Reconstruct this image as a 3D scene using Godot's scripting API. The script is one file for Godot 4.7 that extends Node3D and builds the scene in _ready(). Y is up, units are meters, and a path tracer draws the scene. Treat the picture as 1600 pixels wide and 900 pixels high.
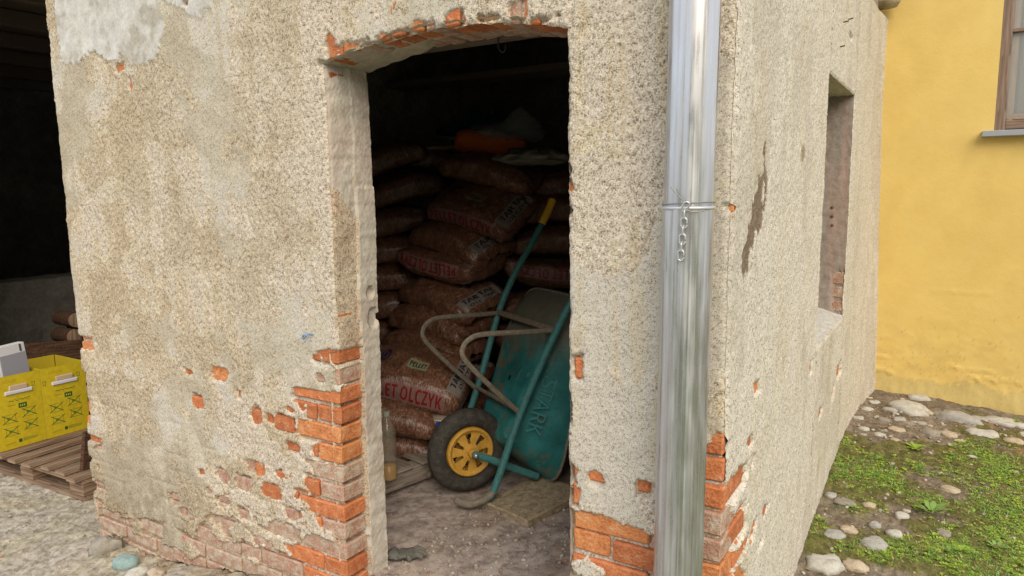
extends Node3D

var rng := RandomNumberGenerator.new()
var M := {}
var used := {}
var n_low := FastNoiseLite.new()
var n_mid := FastNoiseLite.new()
var n_fine := FastNoiseLite.new()
var n_edge := FastNoiseLite.new()

# ------------------------------------------------------------------ frame
const XC := -0.472        # corner of the shed
const XL := -3.69         # end of the door wall
const DL := -1.885        # door jambs
const DR := -0.935
const ZB := -3.63         # face of the yellow house
const COURSE := 0.0765
const BL := 0.243
const BH := 0.064
const BW := 0.118

func _ready() -> void:
	rng.seed = 7
	camera_and_light()
	for a in [[n_low, 0.9, 11], [n_mid, 6.0, 12], [n_fine, 38.0, 13], [n_edge, 17.0, 14]]:
		var n: FastNoiseLite = a[0]
		n.noise_type = FastNoiseLite.TYPE_SIMPLEX_SMOOTH
		n.frequency = a[1]
		n.seed = a[2]
		n.fractal_type = FastNoiseLite.FRACTAL_FBM
		n.fractal_octaves = 3
	make_materials()
	print("materials ", Time.get_ticks_msec())
	build_ground()
	print("ground ", Time.get_ticks_msec())
	build_shed()
	print("shed ", Time.get_ticks_msec())
	build_yellow_house()
	build_unseen_house()
	build_drainpipe()
	build_bay_contents()
	build_room_contents()
	build_wheelbarrow()
	build_bags()
	build_small_things()
	build_plants()
	print("done ", Time.get_ticks_msec())

func camera_and_light() -> void:
	var cam := Camera3D.new()
	cam.name = "camera"
	var yaw := deg_to_rad(31.8)
	var pitch := deg_to_rad(7.8)
	var roll := deg_to_rad(0.7)
	var fw := Vector3(-sin(yaw) * cos(pitch), -sin(pitch), -cos(yaw) * cos(pitch))
	var r0 := Vector3(cos(yaw), 0, -sin(yaw))
	var u0 := r0.cross(fw)
	var r := r0 * cos(roll) - u0 * sin(roll)
	var u := r0 * sin(roll) + u0 * cos(roll)
	cam.transform = Transform3D(Basis(r, u, -fw), Vector3(0, 1.54, 1.82))
	cam.fov = rad_to_deg(2.0 * atan(450.0 / 1110.0))
	cam.near = 0.05
	cam.far = 400.0
	add_child(cam)
	cam.current = true
	var env := Environment.new()
	env.background_mode = Environment.BG_SKY
	var sky := Sky.new()
	var sm := ProceduralSkyMaterial.new()
	sm.sky_top_color = Color(0.80, 0.845, 0.90)
	sm.sky_horizon_color = Color(0.86, 0.88, 0.90)
	sm.sky_curve = 0.2
	sm.ground_bottom_color = Color(0.30, 0.29, 0.26)
	sm.ground_horizon_color = Color(0.55, 0.55, 0.53)
	sm.sun_angle_max = 30.0
	sm.energy_multiplier = 1.0
	sky.sky_material = sm
	env.sky = sky
	env.background_energy_multiplier = 1.0
	env.tonemap_mode = Environment.TONE_MAPPER_LINEAR
	env.tonemap_exposure = 2.0
	env.sdfgi_enabled = true
	env.ssao_enabled = true
	env.ssil_enabled = true
	var we := WorldEnvironment.new()
	we.name = "world_environment"
	we.environment = env
	add_child(we)
	var sun := DirectionalLight3D.new()
	sun.name = "sun"
	sun.light_energy = 0.5
	sun.light_angular_distance = 45.0
	sun.light_color = Color(1.0, 0.965, 0.90)
	sun.shadow_enabled = true
	sun.look_at_from_position(Vector3(3.8, 4.2, 3.8), Vector3.ZERO, Vector3.UP)
	add_child(sun)

# ------------------------------------------------------------------ nodes
func numbered(called: String) -> String:
	if not used.has(called):
		used[called] = 0
		return called
	used[called] += 1
	return "%s_%03d" % [called, used[called]]

func tag(o: Node, label: String, category := "", group := "", kind := "") -> void:
	if label != "":
		o.set_meta("label", label)
	if category != "":
		o.set_meta("category", category)
	if group != "":
		o.set_meta("group", group)
	if kind != "":
		o.set_meta("kind", kind)

func thing(called: String, label: String, category: String, xf := Transform3D(), group := "") -> Node3D:
	var o := Node3D.new()
	o.name = numbered(called)
	add_child(o)
	o.transform = xf
	tag(o, label, category, group)
	return o

func part(called: String, mesh: Mesh, m: Material, parent: Node, xf := Transform3D()) -> MeshInstance3D:
	var o := MeshInstance3D.new()
	o.name = called if parent != self else numbered(called)
	o.mesh = mesh
	if m:
		o.material_override = m
	parent.add_child(o, true)
	o.transform = xf
	return o

func single(called: String, mesh: Mesh, m: Material, xf: Transform3D, label: String, category: String, group := "") -> MeshInstance3D:
	var o := part(called, mesh, m, self, xf)
	tag(o, label, category, group)
	return o

func at(x: float, y: float, z: float, ry := 0.0, s := Vector3.ONE) -> Transform3D:
	return Transform3D(Basis(Vector3.UP, deg_to_rad(ry)).scaled_local(s), Vector3(x, y, z))

# ------------------------------------------------------------------ meshes
# A sheet of (nu+1) x (nv+1) points; faces look along (du x dv).
func sheet(nu: int, nv: int, P: PackedVector3Array, C := PackedColorArray(), UV := PackedVector2Array(), keep := PackedByteArray()) -> ArrayMesh:
	var w := nu + 1
	var nrm := PackedVector3Array()
	nrm.resize(P.size())
	for j in nv + 1:
		var ja := maxi(j - 1, 0) * w
		var jb := mini(j + 1, nv) * w
		var jr := j * w
		for i in w:
			var du := P[jr + mini(i + 1, nu)] - P[jr + maxi(i - 1, 0)]
			var dv := P[jb + i] - P[ja + i]
			nrm[jr + i] = du.cross(dv).normalized()
	var idx := PackedInt32Array()
	var has := keep.size() > 0
	idx.resize(nu * nv * 6)
	var k := 0
	for j in nv:
		for i in nu:
			if has and keep[j * nu + i] == 0:
				continue
			var a := j * w + i
			idx[k] = a; idx[k + 1] = a + w + 1; idx[k + 2] = a + 1
			idx[k + 3] = a; idx[k + 4] = a + w; idx[k + 5] = a + w + 1
			k += 6
	idx.resize(k)
	var arr := []
	arr.resize(Mesh.ARRAY_MAX)
	arr[Mesh.ARRAY_VERTEX] = P
	arr[Mesh.ARRAY_NORMAL] = nrm
	if C.size() > 0:
		arr[Mesh.ARRAY_COLOR] = C
	if UV.size() > 0:
		arr[Mesh.ARRAY_TEX_UV] = UV
	arr[Mesh.ARRAY_INDEX] = idx
	var am := ArrayMesh.new()
	if k > 0:
		am.add_surface_from_arrays(Mesh.PRIMITIVE_TRIANGLES, arr)
	return am

func new_st() -> SurfaceTool:
	var st := SurfaceTool.new()
	st.begin(Mesh.PRIMITIVE_TRIANGLES)
	return st

func quad(st: SurfaceTool, a: Vector3, b: Vector3, c: Vector3, d: Vector3) -> void:
	# a b c d anticlockwise seen from outside
	for p in [a, c, b, a, d, c]:
		st.add_vertex(p)

func tri(st: SurfaceTool, a: Vector3, b: Vector3, c: Vector3) -> void:
	for p in [a, c, b]:
		st.add_vertex(p)

# bevelled box, corner jitter gives worn pieces
func add_box(st: SurfaceTool, c: Vector3, s: Vector3, bev := 0.004, jit := 0.0, basis := Basis()) -> void:
	var h := s * 0.5
	bev = minf(bev, minf(h.x, minf(h.y, h.z)) * 0.9)
	var V := {}
	for sx in [-1, 1]:
		for sy in [-1, 1]:
			for sz in [-1, 1]:
				var j := Vector3(rng.randf_range(-jit, jit), rng.randf_range(-jit, jit), rng.randf_range(-jit, jit))
				for ax in 3:
					var p := Vector3(sx * (h.x - bev), sy * (h.y - bev), sz * (h.z - bev))
					p[ax] = [sx, sy, sz][ax] * h[ax]
					V[[sx, sy, sz, ax]] = c + basis * (p + j)
	st.set_smooth_group(-1)
	for ax in 3:
		var b := (ax + 1) % 3
		var d := (ax + 2) % 3
		for s1 in [-1, 1]:
			var q := []
			for e in [[-1, -1], [1, -1], [1, 1], [-1, 1]]:
				var k := [0, 0, 0, ax]
				k[ax] = s1; k[b] = e[0]; k[d] = e[1]
				q.append(V[k])
			if s1 > 0:
				quad(st, q[0], q[1], q[2], q[3])
			else:
				quad(st, q[3], q[2], q[1], q[0])
	# edges
	for ax in 3:
		var b := (ax + 1) % 3
		var d := (ax + 2) % 3
		for sb in [-1, 1]:
			for sd in [-1, 1]:
				var k0 := [0, 0, 0, b]; var k1 := [0, 0, 0, b]; var k2 := [0, 0, 0, d]; var k3 := [0, 0, 0, d]
				for k in [k0, k1, k2, k3]:
					k[b] = sb; k[d] = sd
				k0[ax] = -1; k1[ax] = 1; k2[ax] = 1; k3[ax] = -1
				if sb * sd > 0:
					quad(st, V[k0], V[k1], V[k2], V[k3])
				else:
					quad(st, V[k3], V[k2], V[k1], V[k0])
	for sx in [-1, 1]:
		for sy in [-1, 1]:
			for sz in [-1, 1]:
				var a: Vector3 = V[[sx, sy, sz, 0]]
				var b: Vector3 = V[[sx, sy, sz, 1]]
				var d: Vector3 = V[[sx, sy, sz, 2]]
				if sx * sy * sz > 0:
					tri(st, a, b, d)
				else:
					tri(st, a, d, b)

func done(st: SurfaceTool) -> ArrayMesh:
	st.generate_normals()
	return st.commit()

func box_mesh(s: Vector3, bev := 0.004, jit := 0.0, c := Vector3.ZERO) -> ArrayMesh:
	var st := new_st()
	add_box(st, c, s, bev, jit)
	return done(st)

func lathe(profile: Array, seg: int, axis := Vector3.UP) -> ArrayMesh:
	# profile: [radius, height] from bottom to top, outside facing out
	var b := Basis()
	if axis != Vector3.UP:
		b = Basis(Quaternion(Vector3.UP, axis))
	var P := PackedVector3Array()
	var n := profile.size()
	for j in n:
		for i in seg + 1:
			var t := TAU * i / seg
			P.append(b * Vector3(cos(t) * profile[j][0], profile[j][1], -sin(t) * profile[j][0]))
	return sheet(seg, n - 1, P)

func smooth_path(pts: Array, per := 6) -> PackedVector3Array:
	var out := PackedVector3Array()
	var n := pts.size()
	for i in n - 1:
		var p0: Vector3 = pts[maxi(i - 1, 0)]
		var p1: Vector3 = pts[i]
		var p2: Vector3 = pts[i + 1]
		var p3: Vector3 = pts[mini(i + 2, n - 1)]
		for k in per:
			out.append(p1.cubic_interpolate(p2, p0, p3, float(k) / per))
	out.append(pts[n - 1])
	return out

func tube(path: PackedVector3Array, rx: float, ry := -1.0, sides := 10) -> ArrayMesh:
	if ry < 0:
		ry = rx
	var P := PackedVector3Array()
	var n := path.size()
	var up := Vector3.UP
	var t0 := (path[1] - path[0]).normalized()
	if absf(t0.dot(up)) > 0.9:
		up = Vector3.RIGHT
	for j in n:
		var t := (path[mini(j + 1, n - 1)] - path[maxi(j - 1, 0)]).normalized()
		var a := (up - t * up.dot(t)).normalized()
		var b := t.cross(a)
		up = a
		var rows := [1.0]
		if j == 0:
			rows = [0.02, 0.8, 1.0]
		elif j == n - 1:
			rows = [1.0, 0.8, 0.02]
		for rr in rows:
			var back := 0.0
			if rr < 0.1:
				back = rx * 0.35
			elif rr < 0.9:
				back = rx * 0.22
			else:
				back = 0.0
			var off: Vector3 = t * back * (-1.0 if j == 0 else 1.0)
			for i in sides + 1:
				var q := TAU * i / sides
				P.append(path[j] + off + a * cos(q) * rx * rr + b * sin(q) * ry * rr)
	return sheet(sides, n + 3, P)

func rock(sd: int, sx: float, sy: float, sz: float, rough := 0.18, seg := 14) -> ArrayMesh:
	var P := PackedVector3Array()
	var nv := 9
	for j in nv + 1:
		var v := PI * (float(j) / nv - 0.5)
		for i in seg + 1:
			var t := TAU * (i % seg) / seg
			var d := Vector3(cos(v) * cos(t), sin(v), -cos(v) * sin(t))
			var k := 1.0 + rough * n_low.get_noise_3d(d.x * 1.2 + sd * 3.7, d.y * 1.2, d.z * 1.2 + sd) * 2.2 + 0.03 * n_mid.get_noise_3d(d.x + sd, d.y, d.z)
			var q := Vector3(signf(d.x) * pow(absf(d.x), 0.8), signf(d.y) * pow(absf(d.y), 0.85), signf(d.z) * pow(absf(d.z), 0.8))
			P.append(Vector3(q.x * sx, q.y * sy, q.z * sz) * k)
	return sheet(seg, nv, P)

# ------------------------------------------------------------------ textures
func nimg(size: int, freq: float, sd: int, type := FastNoiseLite.TYPE_SIMPLEX_SMOOTH, oct := 4, ret := -1, stretch := 1.0) -> PackedByteArray:
	var n := FastNoiseLite.new()
	n.noise_type = type
	n.frequency = freq
	n.seed = sd
	n.fractal_type = FastNoiseLite.FRACTAL_FBM if oct > 1 else FastNoiseLite.FRACTAL_NONE
	n.fractal_octaves = oct
	if ret >= 0:
		n.cellular_return_type = ret
		n.cellular_jitter = 1.0
	var h := size
	var im: Image
	if stretch > 1.0:      # long along v
		im = n.get_seamless_image(size, int(size / stretch))
		im.resize(size, size, Image.INTERPOLATE_CUBIC)
	elif stretch < 1.0:    # long along u
		im = n.get_seamless_image(int(size * stretch), size)
		im.resize(size, size, Image.INTERPOLATE_CUBIC)
	else:
		im = n.get_seamless_image(size, h)
	im.convert(Image.FORMAT_L8)
	return im.get_data()

func tex(size: int, rgb: PackedByteArray, h := -1) -> ImageTexture:
	return ImageTexture.create_from_image(Image.create_from_data(size, size if h < 0 else h, false, Image.FORMAT_RGB8, rgb))

func gray(size: int, b: PackedByteArray) -> ImageTexture:
	return ImageTexture.create_from_image(Image.create_from_data(size, size, false, Image.FORMAT_L8, b))

# ramp of linear colours -> 256 sRGB triples
func ramp(stops: Array) -> PackedByteArray:
	var out := PackedByteArray()
	out.resize(768)
	for i in 256:
		var t := i / 255.0
		var c: Color = stops[0][1]
		for k in stops.size() - 1:
			if t >= stops[k][0]:
				var f := clampf((t - stops[k][0]) / maxf(stops[k + 1][0] - stops[k][0], 1e-5), 0, 1)
				c = (stops[k][1] as Color).lerp(stops[k + 1][1], f)
		c = c.linear_to_srgb()
		out[i * 3] = int(clampf(c.r, 0, 1) * 255)
		out[i * 3 + 1] = int(clampf(c.g, 0, 1) * 255)
		out[i * 3 + 2] = int(clampf(c.b, 0, 1) * 255)
	return out

func blend(size: int, layers: Array) -> PackedByteArray:
	# weighted sum of byte layers [[bytes, weight], ...] around 128
	var out := PackedByteArray()
	var n := size * size
	out.resize(n)
	var L0: PackedByteArray = layers[0][0]
	var w0: float = layers[0][1]
	var L1: PackedByteArray = layers[1][0]
	var w1: float = layers[1][1]
	var three := layers.size() > 2
	var L2: PackedByteArray = layers[2][0] if three else L0
	var w2: float = layers[2][1] if three else 0.0
	for i in n:
		out[i] = clampi(int(128.0 + (L0[i] - 128) * w0 + (L1[i] - 128) * w1 + (L2[i] - 128) * w2), 0, 255)
	return out

func colorise(b: PackedByteArray, stops: Array) -> PackedByteArray:
	var r := ramp(stops)
	var out := PackedByteArray()
	out.resize(b.size() * 3)
	for i in b.size():
		var k := b[i] * 3
		out[i * 3] = r[k]; out[i * 3 + 1] = r[k + 1]; out[i * 3 + 2] = r[k + 2]
	return out

func lin(r: float, g: float, b: float) -> Color:
	return Color(r, g, b)

func mat(called: String, albedo: Color, rough := 0.9, t: Texture2D = null, scale := 1.0, bump: Texture2D = null, cm := 0.3, vcol := false, world := true) -> StandardMaterial3D:
	var m := StandardMaterial3D.new()
	m.resource_name = called
	m.albedo_color = albedo.linear_to_srgb()
	m.roughness = rough
	m.metallic_specular = 0.4
	if t:
		m.albedo_texture = t
	if bump:
		m.heightmap_enabled = true
		m.heightmap_texture = bump
		m.heightmap_scale = cm
	if t or bump:
		m.uv1_triplanar = true
		m.uv1_world_triplanar = world
		m.uv1_scale = Vector3.ONE * scale
		m.uv1_triplanar_sharpness = 6.0
	m.vertex_color_use_as_albedo = vcol
	M[called] = m
	return m

func make_materials() -> void:
	var S := 1024
	# roughcast: grains of sand and small stones in lime
	var cellv := nimg(S, 0.085, 3, FastNoiseLite.TYPE_CELLULAR, 1, FastNoiseLite.RETURN_CELL_VALUE)
	var celld := nimg(S, 0.085, 3, FastNoiseLite.TYPE_CELLULAR, 1, FastNoiseLite.RETURN_DISTANCE)
	var fine := nimg(S, 0.20, 5, FastNoiseLite.TYPE_SIMPLEX_SMOOTH, 2)
	var broad := nimg(S, 0.012, 6, FastNoiseLite.TYPE_SIMPLEX_SMOOTH, 4)
	var b := blend(S, [[cellv, 0.62], [fine, 0.35], [broad, 0.35]])
	var h := PackedByteArray()
	h.resize(S * S)
	for i in S * S:
		h[i] = clampi(int((255 - celld[i]) * 0.75 + (fine[i] - 128) * 0.35 + (broad[i] - 128) * 0.3 + 20), 0, 255)
	var st_stops := [[0.0, lin(0.10, 0.082, 0.066)], [0.17, lin(0.24, 0.196, 0.153)], [0.31, lin(0.435, 0.367, 0.288)], [0.52, lin(0.565, 0.485, 0.395)], [0.75, lin(0.65, 0.58, 0.495)], [1.0, lin(0.76, 0.71, 0.64)]]
	var stucco_t := tex(S, colorise(b, st_stops))
	var stucco_h := gray(S, h)
	mat("roughcast", Color.WHITE, 0.95, stucco_t, 3.2, stucco_h, 0.17, true)
	mat("roughcast_fine", Color.WHITE, 0.95, tex(S, colorise(b, [[0.0, lin(0.11, 0.095, 0.075)], [0.17, lin(0.26, 0.225, 0.18)], [0.30, lin(0.48, 0.43, 0.36)], [0.5, lin(0.61, 0.56, 0.485)], [0.8, lin(0.67, 0.63, 0.565)], [1.0, lin(0.73, 0.70, 0.65)]])), 3.9, stucco_h, 0.13, true)
	mat("roughcast_skim", lin(0.88, 0.87, 0.865), 0.95, M.roughcast_fine.albedo_texture, 5.2, stucco_h, 0.07, true)
	var sm: StandardMaterial3D = M.roughcast
	sm.metallic_specular = 0.2
	mat("mortar", lin(0.75, 0.72, 0.66), 0.95, stucco_t, 4.1, stucco_h, 0.35)
	var S2 := 512
	var f5 := nimg(S2, 0.05, 21)
	var g5 := nimg(S2, 0.16, 22, FastNoiseLite.TYPE_SIMPLEX_SMOOTH, 3)
	var c5 := nimg(S2, 0.012, 23)
	var soft := blend(S2, [[f5, 0.45], [g5, 0.35], [c5, 0.5]])
	var soft_h := gray(S2, soft)
	# smooth lime plaster
	mat("lime_plaster", lin(1, 1, 1), 0.92, tex(S2, colorise(soft, [[0.0, lin(0.36, 0.34, 0.30)], [0.35, lin(0.50, 0.48, 0.45)], [0.7, lin(0.60, 0.59, 0.57)], [1.0, lin(0.68, 0.67, 0.65)]])), 2.2, soft_h, 0.06, true)
	# brick
	var bt := tex(S2, colorise(soft, [[0.0, lin(0.16, 0.055, 0.03)], [0.25, lin(0.40, 0.125, 0.052)], [0.5, lin(0.55, 0.185, 0.072)], [0.70, lin(0.60, 0.24, 0.105)], [0.78, lin(0.55, 0.33, 0.23)], [1.0, lin(0.60, 0.52, 0.44)]]))
	var bt2 := tex(S2, colorise(soft, [[0.0, lin(0.20, 0.10, 0.07)], [0.3, lin(0.37, 0.20, 0.14)], [0.5, lin(0.44, 0.28, 0.205)], [0.65, lin(0.47, 0.385, 0.31)], [1.0, lin(0.54, 0.48, 0.40)]]))
	mat("brick_a", Color.WHITE, 0.9, bt, 3.1, soft_h, 0.5)
	mat("brick_b", lin(0.86, 0.84, 0.84), 0.9, bt, 3.6, soft_h, 0.6)
	mat("brick_c", lin(1.0, 1.12, 1.05), 0.9, bt, 2.7, soft_h, 0.5)
	mat("brick_dusty", Color.WHITE, 0.92, bt2, 2.9, soft_h, 0.6)
	mat("brick_pale", lin(1.02, 1.1, 1.1), 0.92, bt2, 3.5, soft_h, 0.5)
	# pavement, soil, floor
	var pv := blend(S2, [[nimg(S2, 0.07, 31, FastNoiseLite.TYPE_CELLULAR, 1, FastNoiseLite.RETURN_CELL_VALUE), 0.35], [g5, 0.5], [c5, 0.5]])
	mat("pavement", Color.WHITE, 0.95, tex(S2, colorise(pv, [[0.0, lin(0.13, 0.105, 0.085)], [0.3, lin(0.29, 0.25, 0.205)], [0.6, lin(0.43, 0.38, 0.32)], [1.0, lin(0.57, 0.53, 0.47)]])), 1.7, gray(S2, pv), 0.5, true)
	mat("floor_dust", Color.WHITE, 0.95, tex(S2, colorise(pv, [[0.0, lin(0.13, 0.10, 0.09)], [0.3, lin(0.27, 0.21, 0.19)], [0.6, lin(0.41, 0.335, 0.30)], [1.0, lin(0.56, 0.49, 0.45)]])), 1.4, gray(S2, pv), 0.22, true)
	mat("soil", Color.WHITE, 1.0, tex(S2, colorise(pv, [[0.0, lin(0.30, 0.28, 0.25)], [0.4, lin(0.62, 0.60, 0.57)], [0.7, lin(0.95, 0.92, 0.88)], [1.0, lin(1.0, 1.0, 1.0)]])), 2.4, gray(S2, pv), 1.0, true)
	# painted wall
	var yl := blend(S2, [[f5, 0.12], [g5, 0.10], [c5, 0.30]])
	mat("yellow_paint", Color.WHITE, 0.75, tex(S2, colorise(yl, [[0.0, lin(0.62, 0.43, 0.125)], [0.5, lin(0.69, 0.495, 0.16)], [1.0, lin(0.74, 0.55, 0.205)]])), 0.7, soft_h, 0.12, true)
	# wood
	var wg := nimg(S2, 0.04, 41, FastNoiseLite.TYPE_SIMPLEX_SMOOTH, 5, -1, 0.0625)
	var wood_b := blend(S2, [[wg, 0.9], [g5, 0.15]])
	var wood_h := gray(S2, wood_b)
	mat("wood_old", Color.WHITE, 0.85, tex(S2, colorise(wood_b, [[0.0, lin(0.075, 0.045, 0.03)], [0.4, lin(0.18, 0.115, 0.075)], [0.7, lin(0.27, 0.18, 0.12)], [1.0, lin(0.35, 0.25, 0.175)]])), 2.5, wood_h, 0.2, false, false)
	mat("wood_grey", Color.WHITE, 0.85, tex(S2, colorise(wood_b, [[0.0, lin(0.13, 0.105, 0.085)], [0.45, lin(0.25, 0.205, 0.165)], [1.0, lin(0.38, 0.32, 0.27)]])), 2.5, wood_h, 0.2, false, false)
	mat("wood_window", Color.WHITE, 0.7, tex(S2, colorise(wood_b, [[0.0, lin(0.11, 0.07, 0.052)], [0.45, lin(0.21, 0.14, 0.105)], [1.0, lin(0.30, 0.215, 0.17)]])), 3.0, wood_h, 0.15, false, false)
	mat("wood_light", Color.WHITE, 0.6, tex(S2, colorise(wood_b, [[0.0, lin(0.36, 0.23, 0.11)], [0.5, lin(0.50, 0.33, 0.17)], [1.0, lin(0.60, 0.42, 0.24)]])), 3.0, wood_h, 0.1, false, false)
	mat("bark", lin(0.40, 0.30, 0.25), 0.95, M.wood_old.albedo_texture, 3.0, soft_h, 1.0, false, false)
	# stones
	var stn := tex(S2, colorise(soft, [[0.0, lin(0.26, 0.24, 0.21)], [0.5, lin(0.44, 0.42, 0.38)], [1.0, lin(0.58, 0.56, 0.52)]]))
	mat("stone_a", lin(1, 1, 1), 0.85, stn, 3.0, soft_h, 0.15)
	mat("stone_b", lin(0.80, 0.80, 0.84), 0.85, stn, 4.0, soft_h, 0.15)
	mat("stone_c", lin(1.0, 0.86, 0.72), 0.85, stn, 3.5, soft_h, 0.15)
	mat("stone_d", lin(0.62, 0.58, 0.54), 0.85, stn, 3.5, soft_h, 0.2)
	mat("stone_teal", lin(0.55, 0.80, 0.88), 0.8, stn, 4.0, soft_h, 0.15)
	mat("granite", lin(0.80, 0.83, 0.90), 0.7, tex(S2, colorise(g5, [[0.0, lin(0.12, 0.12, 0.13)], [0.4, lin(0.33, 0.34, 0.36)], [1.0, lin(0.72, 0.73, 0.76)]])), 5.0)
	# zinc pipe: streaks that run along it
	var zs := nimg(S2, 0.05, 51, FastNoiseLite.TYPE_SIMPLEX_SMOOTH, 4, -1, 16.0)
	var zb := blend(S2, [[zs, 0.6], [c5, 0.35]])
	var zm := mat("zinc", Color.WHITE, 0.36, null)
	zm.albedo_texture = tex(S2, colorise(zb, [[0.0, lin(0.38, 0.375, 0.38)], [0.5, lin(0.50, 0.50, 0.52)], [1.0, lin(0.61, 0.61, 0.63)]]))
	zm.metallic = 0.8
	zm.roughness_texture = gray(S2, blend(S2, [[c5, 0.5], [zs, 0.4]]))
	zm.roughness = 0.72
	zm.heightmap_enabled = true
	zm.heightmap_texture = gray(S2, zs)
	zm.heightmap_scale = 0.012
	var ch := mat("chain_steel", lin(0.55, 0.55, 0.55), 0.4)
	ch.metallic = 0.8
	var wr := mat("wire", lin(0.26, 0.25, 0.25), 0.5)
	wr.metallic = 0.6
	mat("rust", lin(0.16, 0.07, 0.035), 0.9, null)
	mat("iron", lin(0.05, 0.045, 0.045), 0.7)
	# wheelbarrow
	mat("green_paint", Color.WHITE, 0.5, tex(S2, colorise(soft, [[0.0, lin(0.45, 0.40, 0.33)], [0.3, lin(0.80, 0.80, 0.78)], [0.75, lin(1, 1, 1)], [1.0, lin(1, 0.98, 0.95)]])), 2.2, soft_h, 0.12, true, false)
	mat("tube_paint", lin(0.06, 0.20, 0.205), 0.5, tex(S2, colorise(soft, [[0.0, lin(1.0, 0.30, 0.16)], [0.28, lin(1.0, 0.45, 0.3)], [0.36, lin(0.75, 0.85, 0.85)], [0.7, lin(1, 1, 1)], [1.0, lin(1, 1, 1)]])), 5.0, soft_h, 0.08, false, false)
	mat("worn_metal", lin(1, 1, 1), 0.6, tex(S2, colorise(soft, [[0.0, lin(0.07, 0.10, 0.085)], [0.3, lin(0.14, 0.12, 0.095)], [0.65, lin(0.225, 0.185, 0.14)], [1.0, lin(0.33, 0.28, 0.225)]])), 5.0, soft_h, 0.1, false, false)
	mat("rubber", Color.WHITE, 0.85, tex(S2, colorise(soft, [[0.0, lin(0.022, 0.02, 0.018)], [0.5, lin(0.05, 0.045, 0.038)], [0.85, lin(0.10, 0.088, 0.07)], [1.0, lin(0.17, 0.15, 0.12)]])), 4.0, soft_h, 0.1, false, false)
	mat("wheel_yellow", Color.WHITE, 0.5, tex(S2, colorise(soft, [[0.0, lin(0.25, 0.14, 0.05)], [0.25, lin(0.48, 0.26, 0.05)], [0.6, lin(0.62, 0.34, 0.055)], [1.0, lin(0.68, 0.42, 0.11)]])), 4.0, soft_h, 0.05, false, false)
	mat("grip_yellow", lin(0.72, 0.42, 0.03), 0.5)
	# bits
	mat("orange_cloth", lin(0.86, 0.20, 0.045), 0.8, null, 1.0)
	var pl := mat("clear_plastic", lin(0.62, 0.64, 0.66), 0.25)
	pl.transparency = BaseMaterial3D.TRANSPARENCY_ALPHA
	pl.albedo_color.a = 0.28
	pl.cull_mode = BaseMaterial3D.CULL_DISABLED
	mat("sack_grey", lin(0.30, 0.29, 0.24), 0.55)
	mat("blue_sheet", lin(0.02, 0.10, 0.17), 0.4)
	var bp := mat("bottle_plastic", lin(0.42, 0.36, 0.28), 0.15)
	bp.transparency = BaseMaterial3D.TRANSPARENCY_ALPHA
	bp.albedo_color.a = 0.22
	var oil := mat("bottle_oil", lin(0.50, 0.27, 0.06), 0.2)
	oil.transparency = BaseMaterial3D.TRANSPARENCY_ALPHA
	oil.albedo_color.a = 0.75
	mat("tin_blue", lin(0.02, 0.07, 0.45), 0.35)
	mat("tin_band", lin(0.62, 0.52, 0.20), 0.35)
	mat("cap_red", lin(0.60, 0.03, 0.03), 0.4)
	mat("glove_cloth", lin(0.12, 0.115, 0.10), 0.95, null, 1.0)
	mat("cardboard_white", lin(0.55, 0.54, 0.57), 0.8)
	mat("cardboard_grey", lin(0.25, 0.25, 0.29), 0.8)
	mat("card_kraft", lin(0.48, 0.36, 0.26), 0.85)
	mat("blue_tie", lin(0.20, 0.30, 0.45), 0.5)
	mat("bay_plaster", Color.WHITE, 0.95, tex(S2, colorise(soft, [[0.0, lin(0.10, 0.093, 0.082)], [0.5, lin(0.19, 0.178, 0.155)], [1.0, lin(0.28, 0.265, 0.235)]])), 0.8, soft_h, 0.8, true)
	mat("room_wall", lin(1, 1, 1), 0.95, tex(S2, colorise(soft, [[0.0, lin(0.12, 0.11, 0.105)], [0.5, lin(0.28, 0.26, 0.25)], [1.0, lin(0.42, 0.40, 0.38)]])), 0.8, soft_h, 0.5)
	mat("roof_wood", lin(0.17, 0.13, 0.10), 0.9)
	mat("roof_tile", lin(0.33, 0.15, 0.09), 0.9, bt, 2.0)
	var gl := mat("pane_glass", lin(0.42, 0.42, 0.40), 0.08)
	gl.transparency = BaseMaterial3D.TRANSPARENCY_ALPHA
	gl.albedo_color.a = 0.30
	mat("curtain", lin(0.20, 0.19, 0.165), 0.9)
	mat("tan_stone", lin(1.05, 0.93, 0.76), 0.9, stn, 4.0, soft_h, 0.3)
	# plants
	for a in [["leaf_a", 0.27, 0.40, 0.05], ["leaf_b", 0.20, 0.33, 0.08], ["leaf_c", 0.34, 0.42, 0.07]]:
		var lm := mat(a[0], lin(a[1], a[2], a[3]), 0.6, null, 1.0, null, 0, true)
		lm.backlight_enabled = true
		lm.backlight = Color(0.35, 0.42, 0.12)
		lm.cull_mode = BaseMaterial3D.CULL_DISABLED
	make_bag_materials()
	make_box_print()

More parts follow.
